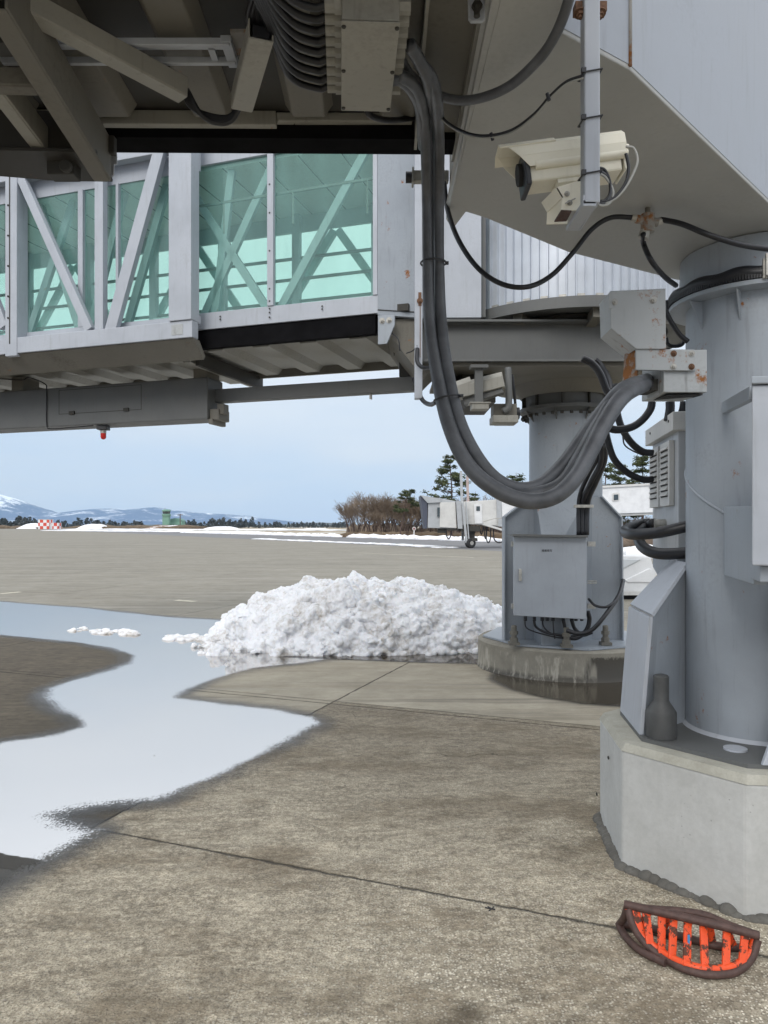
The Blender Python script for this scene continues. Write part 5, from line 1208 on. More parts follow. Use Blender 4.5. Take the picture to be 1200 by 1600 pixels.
# ---------------------------------------------------------------- bracket arm and rusty hood on the near pillar
RB = thing('cable_bracket', 'rust spotted grey bracket box with a chamfered hood bolted to the near pillar', 'bracket', at(1050, 620, 3.3))
Yb = 3.18
b = MB(); q = [(1037, 578), (1105, 578), (1105, 613), (1037, 613)]; 
b.loft([at(1037, 546, Yb), at(1105, 546, Yb), at(1105, 612, Yb), at(1037, 612, Yb)], [at(1013, 546, Yb), at(1105, 546, Yb), at(1105, 612, Yb), at(1013, 612, Yb)]) if False else None
box = [at(1038, 548, Yb), at(1105, 546, Yb), at(1105, 613, Yb), at(1037, 613, Yb)]
bx_ = [p+V((-.012, .24, 0)) for p in box]
b.loft(box, bx_); obj('arm', b, M['paint_rust'], RB, bev=.004)
b = MB(); b.prism([at(1041, 617, Yb+.01), at(1098, 616, Yb+.01), at(1080, 621, Yb+.2), at(1020, 624, Yb+.2)], (0, 0, -.004)); obj('arm_opening', b, M['black'], RB)
b = MB(); b.prism([at(994, 545, Yb-.02), at(1085, 546, Yb-.02), at(1088, 549, Yb-.02), at(1088, 575, Yb-.02), at(1085, 579, Yb-.02), at(994, 578, Yb-.02)], (0, .012, 0)); jp = obj('joint_plate', b, M['paint_rust'], RB, bev=.002)
for (x, y) in ((1052.5, 552.5), (1081, 552.5), (1052.5, 573), (1080.5, 573)):
    b = MB(); b.hexbolt(at(x, y, Yb-.021), (0, -1, 0), .009, .01); obj('bolt', b, M['boltrust'] if (x, y) != (1052.5, 573) and (x, y) != (1081, 552.5) else M['zinc'], jp)
hood = [(953, 456), (1040, 452), (1041, 545), (994, 545), (955, 513)]
b = MB(); b.prism([at(x, y, Yb-.03) for x, y in hood], (0, .008, 0)); hf = obj('hood_front', b, paint('hood paint with rust blotches', (.41, .43, .44), .5, .3, .48, .2), RB, bev=.002)
hb = [at(x, y, Yb-.03)+V((0, .008, 0)) for x, y in hood]
bk = [V((p.x+.016, p.y+.20, p.z+.01)) for p in hb]
m = MB()
for i, j in ((4, 0), (3, 4), (0, 1)): m.loft([hb[i], hb[j], bk[j], bk[i]], [p+V((.006, 0, .006)) for p in (hb[i], hb[j], bk[j], bk[i])])
obj('hood_side', m, M['paint_rust'], RB)
m = MB(); m.prism([at(976, 553, Yb+.12), at(996, 547, Yb+.02), at(996, 594, Yb+.02), at(972, 600, Yb+.12)], (.01, .02, 0)); obj('rusty_tongue', m, M['paint_rust2'], RB)
m = MB(); m.box(at(1002, 605, Yb+.12), (.14, .12, .05)); obj('hose_seat', m, M['under_d'], RB)
for (x, y) in ((960, 472), (1021, 469)):
    m = MB(); m.hexbolt(at(x, y, Yb-.031), (0, -1, 0), .010, .009, 12); obj('bolt', m, M['zinc'], hf)
m = MB(); m.prism([at(951, 458, Yb-.034), at(957, 456, Yb-.034), at(957, 482, Yb-.034), at(952, 482, Yb-.034)], (0, .006, 0)); obj('fold_tab', m, M['paint_rust'], hf)

# ---------------------------------------------------------------- big grey hoses
def hose(pts, r, lab, mat='greycable', n=18, grp='thick grey hoses'):
    b = MB(); P = [at(x, y, Y) for x, y, Y in pts]; b.tube(P, r, n, 10)
    return tag(obj('grey_hose', b, M[mat], smooth=180), lab, 'hose', grp)
RA = [.0185]*6+[.021, .023, .025, .026, .027, .027, .027, .028, .029, .030, .031, .031]
hose([(622, 118, 2.10), (642, 128, 2.14), (656, 150, 2.22), (664, 200, 2.40), (667, 300, 2.60), (668, 400, 2.62), (671, 500, 2.62), (682, 580, 2.60), (700, 660, 2.55), (730, 725, 2.5), (775, 765, 2.46), (825, 783, 2.44), (868, 775, 2.44), (900, 745, 2.46), (922, 705, 2.52), (945, 660, 2.62), (975, 618, 2.8), (1012, 599, 3.3)], RA, 'lowest hanging thick grey hose looping from the junction box to the rusty bracket')
hose([(655, 98, 2.08), (674, 122, 2.13), (683, 160, 2.25), (686, 220, 2.46), (686, 300, 2.60), (686, 400, 2.64), (689, 500, 2.63), (699, 580, 2.61), (716, 655, 2.58), (743, 712, 2.56), (775, 750, 2.54), (812, 765, 2.54), (847, 757, 2.56), (882, 725, 2.6), (915, 680, 2.66), (945, 640, 2.74), (975, 608, 2.88), (1010, 594, 3.32)], RA, 'upper thick grey hose of the hanging loop, first to rise to the bracket')
hose([(640, 70, 2.0), (655, 95, 2.06), (670, 130, 2.15), (677, 200, 2.46), (677, 300, 2.66), (677, 400, 2.69), (681, 500, 2.68), (692, 590, 2.66), (712, 672, 2.62), (745, 735, 2.58), (790, 772, 2.54), (840, 772, 2.52), (880, 755, 2.52), (910, 710, 2.56), (935, 665, 2.66), (962, 625, 2.82), (1011, 598, 3.33)], RA[:17], 'thick grey hose hidden between the other two in the loop')
hose([(585, -10, 1.95), (600, 20, 2.02), (615, 65, 2.1), (640, 115, 2.18), (680, 147, 2.24), (730, 157, 2.2), (790, 138, 2.1), (840, 95, 1.98), (870, 50, 1.90), (890, -5, 1.82), (900, -60, 1.75)], .0138, 'single grey hose sagging in a wide curve above the near camera', grp=None)
hose([(606, 128, 2.10), (625, 126, 2.12), (645, 145, 2.2), (656, 175, 2.32), (660, 230, 2.5)], .015, 'short dark hose leaving the right side of the overhead junction box')
hose([(572, 172, 2.4), (582, 182, 2.42), (610, 188, 2.5), (655, 183, 2.6)], .010, 'dark hose passing just under the overhead junction box', 'blackcable', grp=None)
for (y, l) in ((238, 'top'), (410, 'middle'), (628, 'lowest')):
    pass
def tie(name, c, w, h, d, lab, ax=(0, 0, 1)):
    b = MB(); n = 20; c = V(c)
    pts = [c+V((w*math.cos(2*math.pi*k/n)*(1 if abs(math.cos(2*math.pi*k/n)) > .3 else 1), d*math.sin(2*math.pi*k/n), h*math.cos(2*math.pi*k/n))) for k in range(n)]
    b.tube(pts, .0035, 6, 2, closed=True); b.box(pts[0]+V((.004, 0, 0)), (.012, .01, .01)); return tag(obj(name, b, M['darkplastic'], smooth=60), lab, 'cable tie', 'black cable ties on the grey hoses')
tie('cable_tie', at(677, 411, 2.64), .045, 0, .045, 'black cable tie around the vertical grey hoses')
tie('cable_tie', at(699, 622, 2.58), .046, .008, .05, 'black cable tie low on the curving grey hoses')
# bracket sensor by the hoses
T = thing('hose_bracket', 'short horizontal bracket with a black end cap crossing behind the vertical hoses', 'bracket', at(660, 277, 3.2))
b = MB(); b.box(at(672, 277, 3.2), (.16, .04, .045)); obj('bracket_arm', b, M['under_l'], T, bev=.003)
b = MB(); b.box(at(645, 277, 3.2), (.008, .06, .065)); obj('plate', b, M['under_l'], T, bev=.002)
b = MB(); b.cyl(at(634, 277, 3.2), at(643, 277, 3.2), .024, 16); obj('end_cap', b, M['darkplastic'], T, 40)

# ---------------------------------------------------------------- main girder over the near pillar
UZ = 2.94
def U(x, y, z=UZ): return V((x, y, z))
poly = [(.275, 1.15), (.272, 3.22), (.31, 3.33), (.35, 3.14), (.44, 3.20), (.90, 3.60), (1.58, 4.00), (2.3, 4.35), (3.0, 4.35), (3.0, 4.25), (1.66, 3.12), (.725, 2.165), (.46, 1.985), (.50, 1.15)]
MG = thing('main_girder', 'massive grey steel box girder resting on the near pillar, upper right', 'girder', (1.5, 3.2, UZ))
b = MB(); b.prism([U(*p) for p in poly], (0, 0, .02)); obj('bottom_plate', b, M['belly'], MG, bev=.004)
b = MB(); b.prism([U(1.66, 3.118, UZ+.015), U(.725, 2.163, UZ+.015), U(.725, 2.163, 4.6), U(1.66, 3.118, 4.6)], (.01, .012, 0)); b.prism([U(3.0, 4.27, UZ+.015), U(1.66, 3.118, UZ+.015), U(1.66, 3.118, 4.6), U(3.0, 4.27, 4.6)], (.01, .012, 0)); obj('web', b, M['web'], MG)
b = MB(); b.prism([U(.725, 2.163, UZ+.015), U(.46, 1.983, UZ+.015), U(.46, 1.983, 4.6), U(.725, 2.163, 4.6)], (.01, .012, 0)); obj('web', b, M['web'], MG)
b = MB(); b.tube([U(.722, 2.160, UZ+.01), U(.722, 2.160, 4.5)], .006, 6); obj('weld_seam', b, M['paint_rust2'], MG, 180)
b = MB(); b.prism([U(.285, 1.15, UZ+.021), U(.285, 3.2, UZ+.021), U(.285, 3.2, 4.6), U(.285, 1.15, 4.6)], (.01, 0, 0)); b.prism([U(.37, 3.13, UZ+.021), U(2.9, 4.3, UZ+.021), U(2.9, 4.3, 4.6), U(.37, 3.13, 4.6)], (0, -.012, 0)); obj('web', b, M['under'], MG)
b = MB(); b.loft([U(.31, 1.15, UZ-.002), U(.275, 3.15, UZ-.002), U(.262, 3.15, UZ+.02), U(.262, 1.15, UZ+.02)], [U(.32, 1.15, UZ+.003), U(.28, 3.0, UZ+.003), U(.266, 3.15, UZ+.03), U(.266, 1.15, UZ+.03)]); obj('edge_flange', b, M['belly'], MG)
# vertical service post with near camera
Yc = 1.93
b = MB(); 
pT, pB = at(922, -140, Yc), at(922, 322, Yc)
b.beam(V((pT.x, pT.y, 3.6)), V((pT.x, pT.y, pB.z)), .042, .042, (0, 1, 0)); 
SP = thing('camera_post', 'slim white square post hanging down and carrying the near security camera', 'post', pB)
obj('post', b, M['paint_light'], SP, bev=.005, seg=3)
b = MB(); b.prism([at(911, 319, Yc-.02), at(932, 319, Yc-.02), at(907, 361, Yc+.17), at(884, 361, Yc+.17)], (0, 0, .012)); b.prism([at(911, 322, Yc-.02), at(932, 322, Yc-.02), at(932, 304, Yc-.02), at(911, 304, Yc-.02)], (0, .01, 0)); b.prism([at(932, 323, Yc), at(907, 361, Yc+.16), at(908, 352, Yc+.16), at(932, 312, Yc)], (-.004, 0, 0)); obj('foot_plate', b, M['paint_light'], SP, bev=.003)
b = MB(); 
for x in (906, 937): b.box(at(x, 15, Yc+.01), (.03, .03, .025)); b.hexbolt(at(x, 20, Yc), (0, -.3, -1), .011, .012)
obj('clamp_bolt', b, M['boltrust'], SP)
for i, y in enumerate((118, 190, 275)):
    b = MB(); c = at(922, y, Yc); h = .0245
    b.tube([c+V(p) for p in ((-h, -h, -.006), (h, -h, .003), (h, h, .006), (-h, h, 0))], .0026, 6, 1, closed=True); b.box(c+V((-h, -h-.004, -.004)), (.012, .008, .012)); obj('cable_tie', b, M['darkplastic'], SP)

SC = thing('security_camera', 'large cream security camera housing mounted behind the white post', 'security camera', at(880, 320, 2.06))
ca, cb_ = at(796, 262, 2.085), at(966, 240, 2.08)
fd = (ca-cb_).normalized(); sdv = fd.cross(V((0, 0, 1))).normalized(); upv = sdv.cross(fd).normalized()
if upv.z < 0: upv = -upv
Mx = Matrix((sdv, fd, upv)).transposed()
org = cb_
KS = .86
def K(x, y, z): return org+Mx @ V((x*KS, y*KS, z*KS))     # x across, y forward, z up
Lc = (ca-cb_).length/.86
# find which side faces the viewer
side = 1 if K(1, 0, 0).y < K(-1, 0, 0).y else -1
def shell(b, prof, y0, y1f, th=.003):
    n = len(prof)
    cen = V((0, 0)); inn = [(p[0]*(1-th/.07), p[1]-(th if p[1] > 0 else 0)) for p in prof]
    for i in range(n-1):
        a, c = prof[i], prof[i+1]; ai, ci = inn[i], inn[i+1]
        b.loft([K(a[0], y0, a[1]), K(c[0], y0, c[1]), K(ci[0], y0, ci[1]), K(ai[0], y0, ai[1])], [K(a[0], y1f(a), a[1]), K(c[0], y1f(c), c[1]), K(ci[0], y1f(c), ci[1]), K(ai[0], y1f(a), ai[1])])
prof = [(-.068, -.035), (-.072, .0), (-.066, .034), (-.04, .055), (.04, .055), (.066, .034), (.072, .0), (.068, -.035)]
b = MB(); shell(b, prof, -.005, lambda p: Lc+.0+(p[1]-.05)*.85+.02); obj('sunshield', b, M['cream'], SC, bev=.001)
b = MB(); shell(b, [(p[0]*1.04, p[1]*1.0+.004) for p in prof[2:6]], Lc*.60, lambda p: Lc+.035); obj('visor', b, M['cream'], SC)
b = MB(); b.box(K(0, (Lc-.04)/2, -.035), (.104*KS, (Lc-.06)*KS, .085*KS), M=Mx); obj('camera_body', b, M['cream'], SC, bev=.006)
b = MB(); 
for s_ in (-1, 1): b.tube([K(s_*.056, .0, -.028), K(s_*.056, Lc-.07, -.028)], .013, 12, raw=True)
obj('side_rail', b, M['cream'], SC, 60)
b = MB(); b.box(K(0, Lc-.045, -.032), (.126*KS, .018*KS, .115*KS), M=Mx); obj('front_plate', b, M['darkplastic'], SC, bev=.004)  # black front plate, enlarged and set forward to paint the hood's shaded interior
b = MB(); b.cyl(K(0, Lc-.040, -.03), K(0, Lc-.022, -.03), .030, 24); obj('lens', b, M['black'], SC, 40)
b = MB(); b.box(K(0, .0, -.03), (.11*KS, .008*KS, .095*KS), M=Mx); b.cyl(K(side*.02, -.01, .01), K(side*.02, -.03, .01), .007, 10); b.cyl(K(side*.045, -.006, -.02), K(side*.045, -.016, -.02), .008, 10); obj('rear_plate', b, M['cream'], SC, bev=.003)
b = MB(); b.loft([K(-.045, .09, -.076), K(.045, .09, -.076), K(.045, .22, -.076), K(-.045, .22, -.076)], [K(-.045, .09, -.09), K(.045, .09, -.09), K(.045, .22, -.09), K(-.045, .22, -.09)]); obj('mount_plate', b, M['cream'], SC, bev=.002)
br = [at(869, 293, 2.0), at(911, 280, 2.0), at(911, 328, 2.0), at(877, 329, 2.0), at(878, 309, 2.0)]
b = MB(); b.prism(br, (.0, .004, 0)); b.prism([p+V((-.02, .09, 0)) for p in br], (0, .004, 0)); b.prism([br[0], br[4], br[4]+V((-.02, .09, 0)), br[0]+V((-.02, .09, 0))], (.004, 0, 0)); sb = obj('swivel_bracket', b, M['cream'], SC)
b = MB(); b.hexbolt(at(886, 303, 1.998), (0, -1, 0), .005, .005, 12); b.hexbolt(at(890, 317, 1.998), (0, -1, 0), .005, .007, 12); b.beam(at(883, 318, 1.99), at(899, 310, 1.99), .003, .003); obj('bolt', b, M['zinc'], sb)
b = MB(); b.prism([at(877, 330, 2.0), at(893, 331, 2.0), at(885, 346, 2.07), at(866, 347, 2.07)], (0, 0, .004)); obj('rusty_plate', b, M['rustpipe'], SC)
YY = 2.0
for pts, r, mt, l in (([(933, 262), (945, 266), (953, 285), (952, 305), (940, 316), (932, 312)], .0042, 'blackcable', 'black coiled wire behind the white post under the camera'),
                      ([(933, 270), (947, 278), (958, 300), (952, 318), (938, 321), (930, 312)], .0035, 'whitecable', 'pale coiled wire next to the black one under the camera'),
                      ([(978, 229), (990, 232), (996, 250), (990, 270), (978, 292), (962, 310), (945, 318)], .0035, 'whitecable', 'pale wire curving from the rear of the near camera'),
                      ([(978, 240), (982, 262), (978, 284), (965, 304), (950, 314), (938, 315)], .0045, 'blackcable', 'black wire curving from the rear of the near camera'),
                      ([(933, 266), (949, 275), (955, 298), (947, 316), (936, 318)], .0035, 'greycable', 'grey wire coil inside the other coils under the camera')):
    cable('camera_wire', [at(x, y, YY) for x, y in pts], r, M[mt], l, 'thin wires behind the near camera')
thin = [(662, 146, 2.4), (680, 170, 2.35), (700, 192, 2.3), (730, 208, 2.22), (762, 212, 2.15), (800, 203, 2.08), (835, 178, 2.0), (860, 150, 1.96), (885, 128, 1.93), (912, 118, 1.91)]
cable('camera_wire', [at(*p) for p in thin], .0042, M['blackcable'], 'thin black wire sagging from the hoses to the white post', 'thin wires behind the near camera')
cable('camera_wire', [at(x, y+3.5, Y) for x, y, Y in thin], .0025, M['whitecable'], 'thin pale wire strapped under the black one leading to the white post', 'thin wires behind the near camera')
for (x, y, l) in ((857, 150, 'small black tie near the white post on the thin sagging wire'), (769, 212, 'small black tie at the lowest point of the thin sagging wire')):
    b = MB(); YT = 1.96 if x > 800 else 2.14; b.cyl(at(x-2, y-4, YT), at(x+1, y+7, YT), .005, 10); tag(obj('cable_tie', b, M['darkplastic']), l, 'cable tie', 'ties on the thin wire')
# three way cable gland under the girder and its cables
p = at(1012, 350, 3.1); T = thing('cable_gland', 'stained three way cable gland under the main girder', 'cable gland', p)
b = MB(); b.cyl(p+V((0, 0, .04)), p+V((0, 0, -.035)), .028, 16); b.cyl(at(994, 342, 3.1), at(1028, 348, 3.1), .018, 14); obj('gland_body', b, M['paint_rust2'], T, 40)
b = MB(); b.cyl(at(987, 340, 3.1), at(996, 342, 3.1), .016, 8); obj('gland_nut', b, M['zinc'], T)
b = MB(); b.cyl(at(1026, 347, 3.1), at(1036, 345, 3.1), .016, 8); obj('gland_nut', b, M['zinc'], T)
b = MB(); b.cyl(p+V((-.01, 0, -.03)), p+V((-.02, 0, -.06)), .022, 8); obj('gland_nut', b, M['zinc'], T)
b = MB(); b.cyl(p+V((0, 0, .035)), V((p.x, p.y, UZ)), .012, 10); obj('stem', b, M['under'], T)
cable('cable', [at(694, 285, 3.15), at(700, 330, 3.1), at(718, 378, 3.05), at(748, 420, 3.0), at(785, 444, 2.97), at(825, 448, 2.95), at(862, 430, 3.06), at(895, 395, 3.08), at(925, 358, 3.1), at(955, 340, 3.1), at(990, 340, 3.1)], .0105, M['blackcable'], 'long black cable swinging from the grey hoses up to the gland under the girder', 'black cables at the girder gland')
cable('cable', [at(1032, 343, 3.1), at(1065, 350, 3.05), at(1110, 368, 3.0), at(1160, 383, 3.0), at(1215, 391, 3.0)], .0115, M['blackcable'], 'black cable leading right from the gland under the girder out of the picture', 'black cables at the girder gland')
cable('cable', [at(1005, 366, 3.08), at(1006, 382, 3.15), at(1018, 408, 3.1), at(1038, 432, 3.25), at(1056, 446, 3.4)], .0115, M['blackcable'], 'black cable dropping from the gland to the near pillar flange', 'black cables at the girder gland')

# ================================================================ OVERHEAD TUNNEL
NT = thing('overhead_bridge', 'dark grimy underside of the boarding bridge directly overhead at upper left', 'boarding bridge', (-.6, 2.0, 3.0))
b = MB(); b.box((-2.2, 1.35, 3.09), (4.9, 2.5, .05)); obj('deck_pan', b, M['under_d'], NT)  # dark tone paints the recess shade between the ribs
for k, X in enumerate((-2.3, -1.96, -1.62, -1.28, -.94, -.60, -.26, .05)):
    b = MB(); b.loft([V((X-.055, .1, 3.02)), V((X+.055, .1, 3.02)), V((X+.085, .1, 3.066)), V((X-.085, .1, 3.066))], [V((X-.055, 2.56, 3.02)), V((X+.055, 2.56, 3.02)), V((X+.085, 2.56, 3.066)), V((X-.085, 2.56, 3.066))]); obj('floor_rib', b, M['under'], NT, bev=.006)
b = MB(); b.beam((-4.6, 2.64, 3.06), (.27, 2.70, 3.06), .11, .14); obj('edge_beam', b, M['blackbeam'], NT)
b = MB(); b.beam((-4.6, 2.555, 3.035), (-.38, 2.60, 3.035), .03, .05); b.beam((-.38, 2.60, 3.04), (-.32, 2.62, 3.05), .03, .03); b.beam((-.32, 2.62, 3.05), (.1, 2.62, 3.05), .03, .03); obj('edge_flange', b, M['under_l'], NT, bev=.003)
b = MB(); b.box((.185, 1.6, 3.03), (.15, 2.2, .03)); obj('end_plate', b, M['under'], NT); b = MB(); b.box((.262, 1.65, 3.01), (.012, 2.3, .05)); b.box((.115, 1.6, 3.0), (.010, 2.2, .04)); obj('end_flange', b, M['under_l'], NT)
b = MB(); b.box((-1.5, 1.2, 3.9), (6.2, 2.6, .05)); b.box((-1.5, 2.62, 3.5), (3.8, .04, .75)); 
b = None
b = MB(); b.prism([V((-4.6, 2.66, 3.13)), V((.27, 2.72, 3.13)), V((.27, 2.72, 5.3)), V((-4.6, 2.66, 5.3))], (0, -.05, 0)); obj('side_wall', b, M['paint'], NT)
b = MB(); b.box((-2.2, 1.35, 5.3), (5.0, 2.7, .06)); obj('roof', b, M['paint'], NT)
# rail strip across
b = MB()
for dy, dz in ((0, 0), (.03, .012), (.085, 0), (.10, .01)): b.beam((-1.9, 2.10+dy, 2.98+dz), (-.44, 2.10+dy, 2.98+dz), .014, .02)
b.box((-.45, 2.15, 2.985), (.03, .12, .02)); b.box((-.50, 2.16, 2.985), (.02, .06, .015)); obj('mounting_rail', b, M['paint_light'], NT, bev=.002)
b = MB(); b.box((-.39, 2.13, 3.0), (.09, .1, .01)); b.hexbolt((-.39, 2.13, 2.994), (0, 0, -1), .01, .01); obj('bracket', b, M['paint_rust2'], NT)
# cable troughs
def trough(p, q, w, h, lab):
    T = thing('cable_trough', lab, 'cable trough', (V(p)+V(q))/2, 'metal cable troughs overhead')
    m = MB(); p = V(p); q = V(q); d = (q-p).normalized(); s_ = d.cross(V((0, 0, 1))).normalized()
    m.beam(p, q, w, .006); m.beam(p+s_*(w/2)+V((0, 0, h/2)), q+s_*(w/2)+V((0, 0, h/2)), .004, h); m.beam(p-s_*(w/2)+V((0, 0, h/2)), q-s_*(w/2)+V((0, 0, h/2)), .004, h)
    obj('channel', m, M['under_l'], T, bev=.0015)
    m = MB(); m.beam(p+V((0, 0, .02)), q+V((0, 0, .02)), w*.7, .03); obj('cable_fill', m, M['blackcable'], T)
    return T
trough(at(40, 24, 1.90), at(286, 155, 2.24), .05, .055, 'long diagonal metal cable trough under the overhead bridge at left')
trough(at(408, 62, 1.92), at(378, 172, 2.27), .062, .05, 'short steep metal cable trough left of the overhead junction box')
for i in range(5):
    cable('overhead_cable', [at(284+i*2, 150, 2.28)+V((0, 0, .02)), at(300+i*3, 168+i*2, 2.3), at(335, 182+i*2.4, 2.32), at(362, 180+i*2, 2.33), at(378+i*1.5, 160, 2.3)+V((0, 0, .02))], .008, M['blackcable'], ['first', 'second', 'third', 'fourth', 'fifth'][i]+' from the top of black cables swagged between the two troughs', 'black cables swagged between the troughs')
for i in range(6):
    x = 388+i*6.5
    cable('overhead_cable', [at(x+18, -30, 1.8), at(x+3, 8, 1.88), at(x, 30, 1.92), at(397+i*3.4, 64, 1.97)+V((0, 0, .01))], .0085, M['blackcable'], ['leftmost', 'second', 'third', 'fourth', 'fifth', 'rightmost'][i]+' of six black cables entering the top of the short trough', 'black cables into the short trough')
# junction box overhead
JB = thing('junction_box', 'pale flat junction box with rows of cable glands under the overhead bridge', 'junction box', (-.05, 2.0, 2.85))
c = [atz(534, 30, 2.85), atz(624, 33, 2.85), atz(609, 170, 2.85), atz(534, 168, 2.85)]
b = MB(); b.prism(c, (0, 0, .12)); obj('box_body', b, M['under_l'], JB, bev=.003)
b = MB(); cc = sum(c, V())/4; b.prism([cc+(p-cc)*1.02+V((0, 0, -.004)) for p in c], (0, 0, -.004)); lidj = obj('lid', b, M['under_l'], JB, bev=.002)
b = MB()
for p in c: b.lathe([(.006, 0), (.005, .004)], cc+(p-cc)*.93+V((0, 0, -.008)), 8, (0, 0, -1))
for p, q in ((c[0], c[3]), (c[1], c[2])): b.lathe([(.006, 0), (.005, .004)], cc+((p+q)/2-cc)*.93+V((0, 0, -.008)), 8, (0, 0, -1))
obj('screw', b, M['under_d'], lidj)
for i in range(9):
    b = MB(); b2 = MB(); u = (i+.5)/9; p = c[0].lerp(c[3], u)+V((0, 0, .05)); q = c[1].lerp(c[2], u)+V((0, 0, .05))
    b.cyl(p, p+V((-.018, 0, 0)), .021, 6); b.cyl(p+V((-.017, 0, 0)), p+V((-.042, 0, 0)), .017, 14)
    b2.cyl(q, q+V((.03, 0, 0)), .018, 6)
    obj('cable_gland', b, M['under_l'], JB); obj('cable_gland', b2, M['under_l'], JB)
od = ['first', 'second', 'third', 'fourth', 'fifth', 'sixth', 'seventh', 'eighth', 'ninth']
for i in range(9):
    u = (i+.5)/9; p = c[0].lerp(c[3], u)+V((-.042, 0, .05)); k = i/8
    cable('overhead_cable', [p, p+V((-.03, 0, -.006)), p+V((-.085-.02*k, -.04-.03*k, -.01)), p+V((-.135, -.12-.16*k, 0)), p+V((-.15-.006*i, -.34-.25*k, .03))], .0095, M['blackcable'], od[i]+' black cable from the top entering the left side of the junction box', 'fan of black cables into the junction box')
b = MB(); b.box(at(470, 15, 1.9), (.045, .02, .012)); tag(obj('strap_plate', b, M['under_l'], bev=.002), 'small pale strap plate at the top edge above the fan of cables', 'strap plate')
for i, (x0, x1) in enumerate(((626, 668), (630, 676), (622, 660))):
    cable('overhead_cable', [at(x0-6, 50+i*25, 2.12+.1*i), at(x0+8, 62+i*22, 2.2+.1*i), at(x0+22, 95+i*14, 2.35+.05*i), at(x1, 150, 2.6)], .010, M['blackcable'], ['upper', 'middle', 'lower'][i]+' black cable leaving the right side of the junction box', 'black cables right of the junction box')
# bolted lug
T = thing('bolt_lug', 'small pale rounded lug with a long bolt hanging at the top centre', 'lug', at(745, 30, 1.9))
b = MB(); b.prism([at(x, y, 1.92) for x, y in ((731, -8), (758, -8), (758, 28), (754, 33), (736, 33), (732, 28))], (0, .012, 0)); obj('plate', b, M['paint_light'], T, bev=.003)
b = MB(); b.lathe([(.014, 0), (.014, .012)], at(745, 12, 1.915), 6, (0, -1, 0)); b.cyl(at(745, 10, 1.90), at(745, 26, 1.90), .008, 10); obj('bolt', b, M['under_d'], T)

# steel frame at the left edge
LF = thing('steel_frame', 'dark angled steel frame with bolted plates hanging at the upper left corner', 'steel frame', (-1.1, 2.3, 2.8))
def Lz(x, y, z): return atz(x, y, z)
a0, a1 = at(-12, -8, 1.72), at(168, 285, 2.56)
def member(p, q, w, mat, nm='strut', dz=.05):
    m = MB(); m.beam(p, q, w, .008); d = (V(q)-V(p)).normalized(); s_ = d.cross(V((0, 0, 1))).normalized()
    m.beam(V(p)+s_*(w/2)+V((0, 0, dz/2)), V(q)+s_*(w/2)+V((0, 0, dz/2)), .008, dz); m.beam(V(p)-s_*(w/2)+V((0, 0, dz/2)), V(q)-s_*(w/2)+V((0, 0, dz/2)), .008, dz); obj(nm, m, mat, LF, bev=.003)
member(at(-8, 14, 1.76), at(160, 282, 2.52), .055, M['under'], dz=.14)
member(at(-20, 128, 2.08), at(98, 281, 2.55), .04, M['under_l'], dz=.08)
member(at(-25, 139, 2.1), at(56, 141, 2.12), .045, M['under'])
b = MB(); b.prism([Lz(-40, 234, 2.80), Lz(150, 238, 2.80), Lz(176, 284, 2.80), Lz(92, 283, 2.80), Lz(-40, 272, 2.80)], (0, 0, .01)); obj('base_plate', b, M['under_d'], LF)
b = MB(); b.prism([Lz(-60, 228, 2.83), Lz(140, 232, 2.83), Lz(140, 262, 2.83), Lz(-60, 262, 2.83)], (0, 0, .12)); obj('cross_beam', b, M['under_d'], LF)
b = MB(); b.prism([at(x, y, 2.56) for x, y in ((133, 216), (147, 217), (150, 228), (158, 232), (168, 245), (172, 236), (182, 240), (182, 256), (178, 256), (177, 272), (171, 280), (160, 272))], (0, .008, 0)); obj('lit_gusset', b, M['paint_light'], LF)  # pale paint gives this plate its lit look
b = MB(); b.box(at(176, 228, 2.5), (.02, .03, .06)); obj('pin', b, M['under_d'], LF, bev=.004); b = MB(); b.box(at(100, 262, 2.45), (.09, .06, .07)); b.lathe([(.02, 0), (.02, .02)], at(105, 262, 2.40), 12, (0, -1, 0)); obj('latch_block', b, M['under_d'], LF, bev=.004)
b = MB(); b.beam(at(-20, 60, 1.95), at(30, 60, 1.97), .06, .06); obj('rear_bar', b, M['under_d'], LF)

# ================================================================ ORANGE WHEEL CHOCK
def GP(x, y, z=0): return atz(x, y, z)
WC = thing('wheel_chock', 'rusty orange tubular wheel chock with flat bars lying by the octagonal base', 'wheel chock', (1.15, 2.75, 0))
A0_, A1_ = GP(975, 1413, .155), GP(1186, 1462, .120)
def tubep(nm, pts, r, mat, sub=8): m = MB(); m.tube(pts, r, 14, sub); return obj(nm, m, M[mat], WC, 60)
top = tubep('top_rail', [A0_, A0_.lerp(A1_, .33)+V((0, -.004, .004)), A0_.lerp(A1_, .66)+V((0, -.006, .006)), A1_], .0155, 'rustpipe')
archF = [GP(982, 1421, .14), GP(988, 1443, .10), GP(1003, 1468, .055), GP(1035, 1495, .02), GP(1070, 1514, .0165), GP(1110, 1523, .0165), GP(1150, 1518, .02), GP(1174, 1497, .045), GP(1184, 1468, .10)]
tubep('front_hoop', archF, .0145, 'rustpipe')
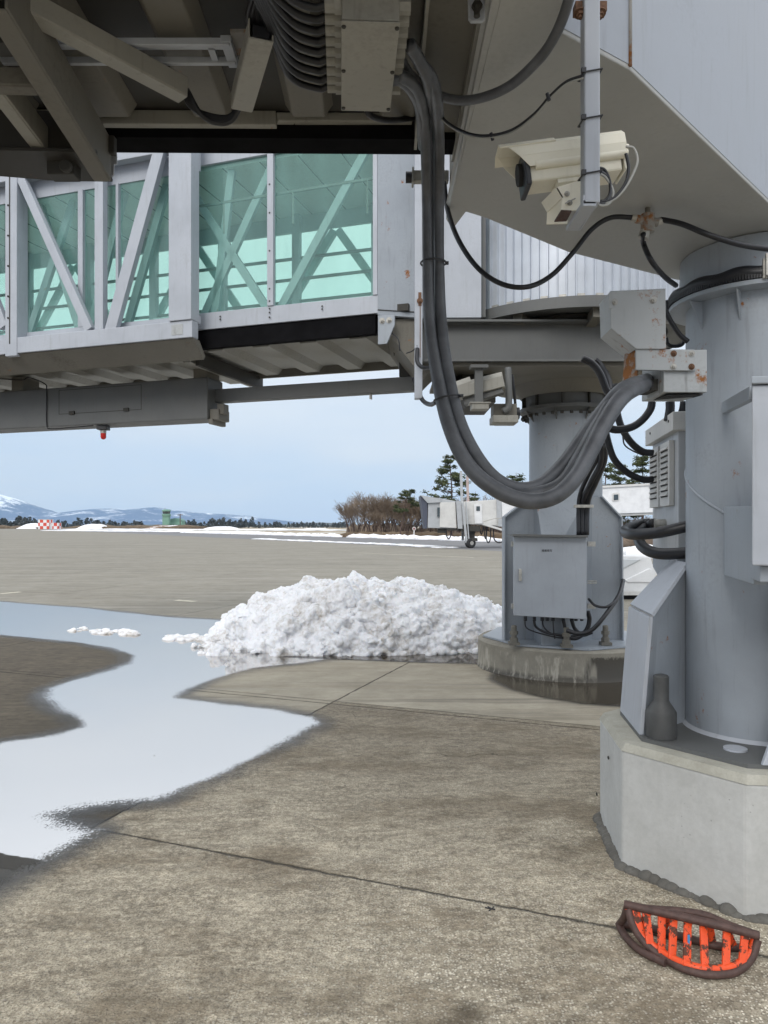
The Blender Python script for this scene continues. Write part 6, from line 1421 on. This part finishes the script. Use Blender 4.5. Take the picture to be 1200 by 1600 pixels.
# orange upper face of the hoop: inner flat band
m = MB(); m.tube([p+V((0, .013, .013)) for p in archF], .0135, 10, 8); obj('painted_edge', m, M['orange'], WC, 60)
B0_, B1_ = GP(1000, 1428, .135), GP(1186, 1464, .105)
back = [GP(984, 1417, .145), GP(1025, 1421, .14), GP(1065, 1424, .14), GP(1105, 1431, .135), GP(1140, 1446, .125), GP(1180, 1460, .12)]
tubep('rear_rail', back, .0145, 'rustpipe')
floor_ = [GP(967, 1444, .02), GP(1010, 1449, .0165), GP(1060, 1462, .0165), GP(1120, 1478, .0165), GP(1165, 1480, .02), GP(1182, 1472, .09)]
tubep('rear_hoop', floor_, .015, 'rustpipe')
tubep('side_hoop', [GP(967, 1443, .03), GP(972, 1455, .0165), GP(985, 1472, .0165), GP(1005, 1488, .0165), GP(1040, 1505, .0165)], .0145, 'rustpipe')
tubep('side_link', [GP(980, 1418, .14), GP(975, 1434, .08), GP(968, 1444, .025)], .014, 'rustpipe')
def near_on(path, u): 
    n = len(path)-1; k = min(n-1, int(u*n)); return path[k].lerp(path[k+1], u*n-k)
ub = [(.20, .28, 22), (.33, .375, 16), (.42, .45, 16), (.52, .52, 14), (.655, .61, 24), (.825, .72, 24), (.93, .83, 20)]
for i, (ut, uf, wpx) in enumerate([(.09, .24, 12), (.17, .30, 20), (.29, .37, 18), (.38, .43, 18), (.485, .51, 15), (.60, .60, 20), (.77, .70, 20), (.90, .80, 20)]):
    t_ = near_on([A0_, A1_], ut); f_ = near_on(archF, uf); w = .029
    m = MB(); m.beam(f_+V((0, 0, .008)), t_+V((0, 0, -.01)), w, .010, (0.15, -1, .3)); obj('bar', m, M['orange'], WC, bev=.002)
for i, u in enumerate((.12, .28, .42, .56, .70, .84)):
    t_ = near_on(back, u+.05); f_ = near_on(floor_, u+.02)
    m = MB(); m.beam(f_, t_, .027, .010, (.15, -1, .3)); obj('bar', m, M['orange'], WC, bev=.002)
m = MB(); m.box(near_on([A0_, A1_], .49).lerp(near_on(archF, .51), .42)+V((0, -.009, 0)), (.008, .003, .045)); obj('blue_tape', m, M['blue'], WC)

# small dark scrap on the slab
b = MB(); b.beam(GP(758, 1418, .004), GP(774, 1421, .004), .004, .004); b.beam(GP(764, 1423, .004), GP(772, 1417, .006), .003, .003); b.beam(GP(762, 1416, .004), GP(768, 1420, .004), .003, .003)
tag(obj('black_scrap', b, M['darkplastic']), 'tiny black scrap lying on the concrete slab in front', 'scrap')
r_ = random.Random(8); b = MB()
for k in range(260):
    x = r_.uniform(-1.6, 1.6); y = r_.uniform(2.0, 5.5); s_ = r_.uniform(.002, .006); b.sphere((x, y, s_*.4), 1, 1, (s_*1.3, s_, s_*.7))
o = obj('grit', b, simple('pale grit', (.35, .32, .27), .9, 0, .4, 60)); tag(o, 'loose pale grit scattered on the near slab', 'grit', kind='stuff')
# ================================================================ HAZE
b = MB(); b.box((0, 3200, 550), (16000, 7000, 1110)); o = obj('haze', b, bpy.data.materials.new('haze air')); o['kind'] = 'stuff'; o['label'] = 'thin blue winter haze over the airfield'; o['category'] = 'haze'
m = o.data.materials[0]; m.use_nodes = True; t = m.node_tree
for n in list(t.nodes): t.nodes.remove(n)
ou = t.nodes.new('ShaderNodeOutputMaterial'); pv = t.nodes.new('ShaderNodeVolumePrincipled'); pv.inputs['Color'].default_value = (.66, .86, 1, 1); pv.inputs['Density'].default_value = 8.5e-5
t.links.new(pv.outputs[0], ou.inputs['Volume'])
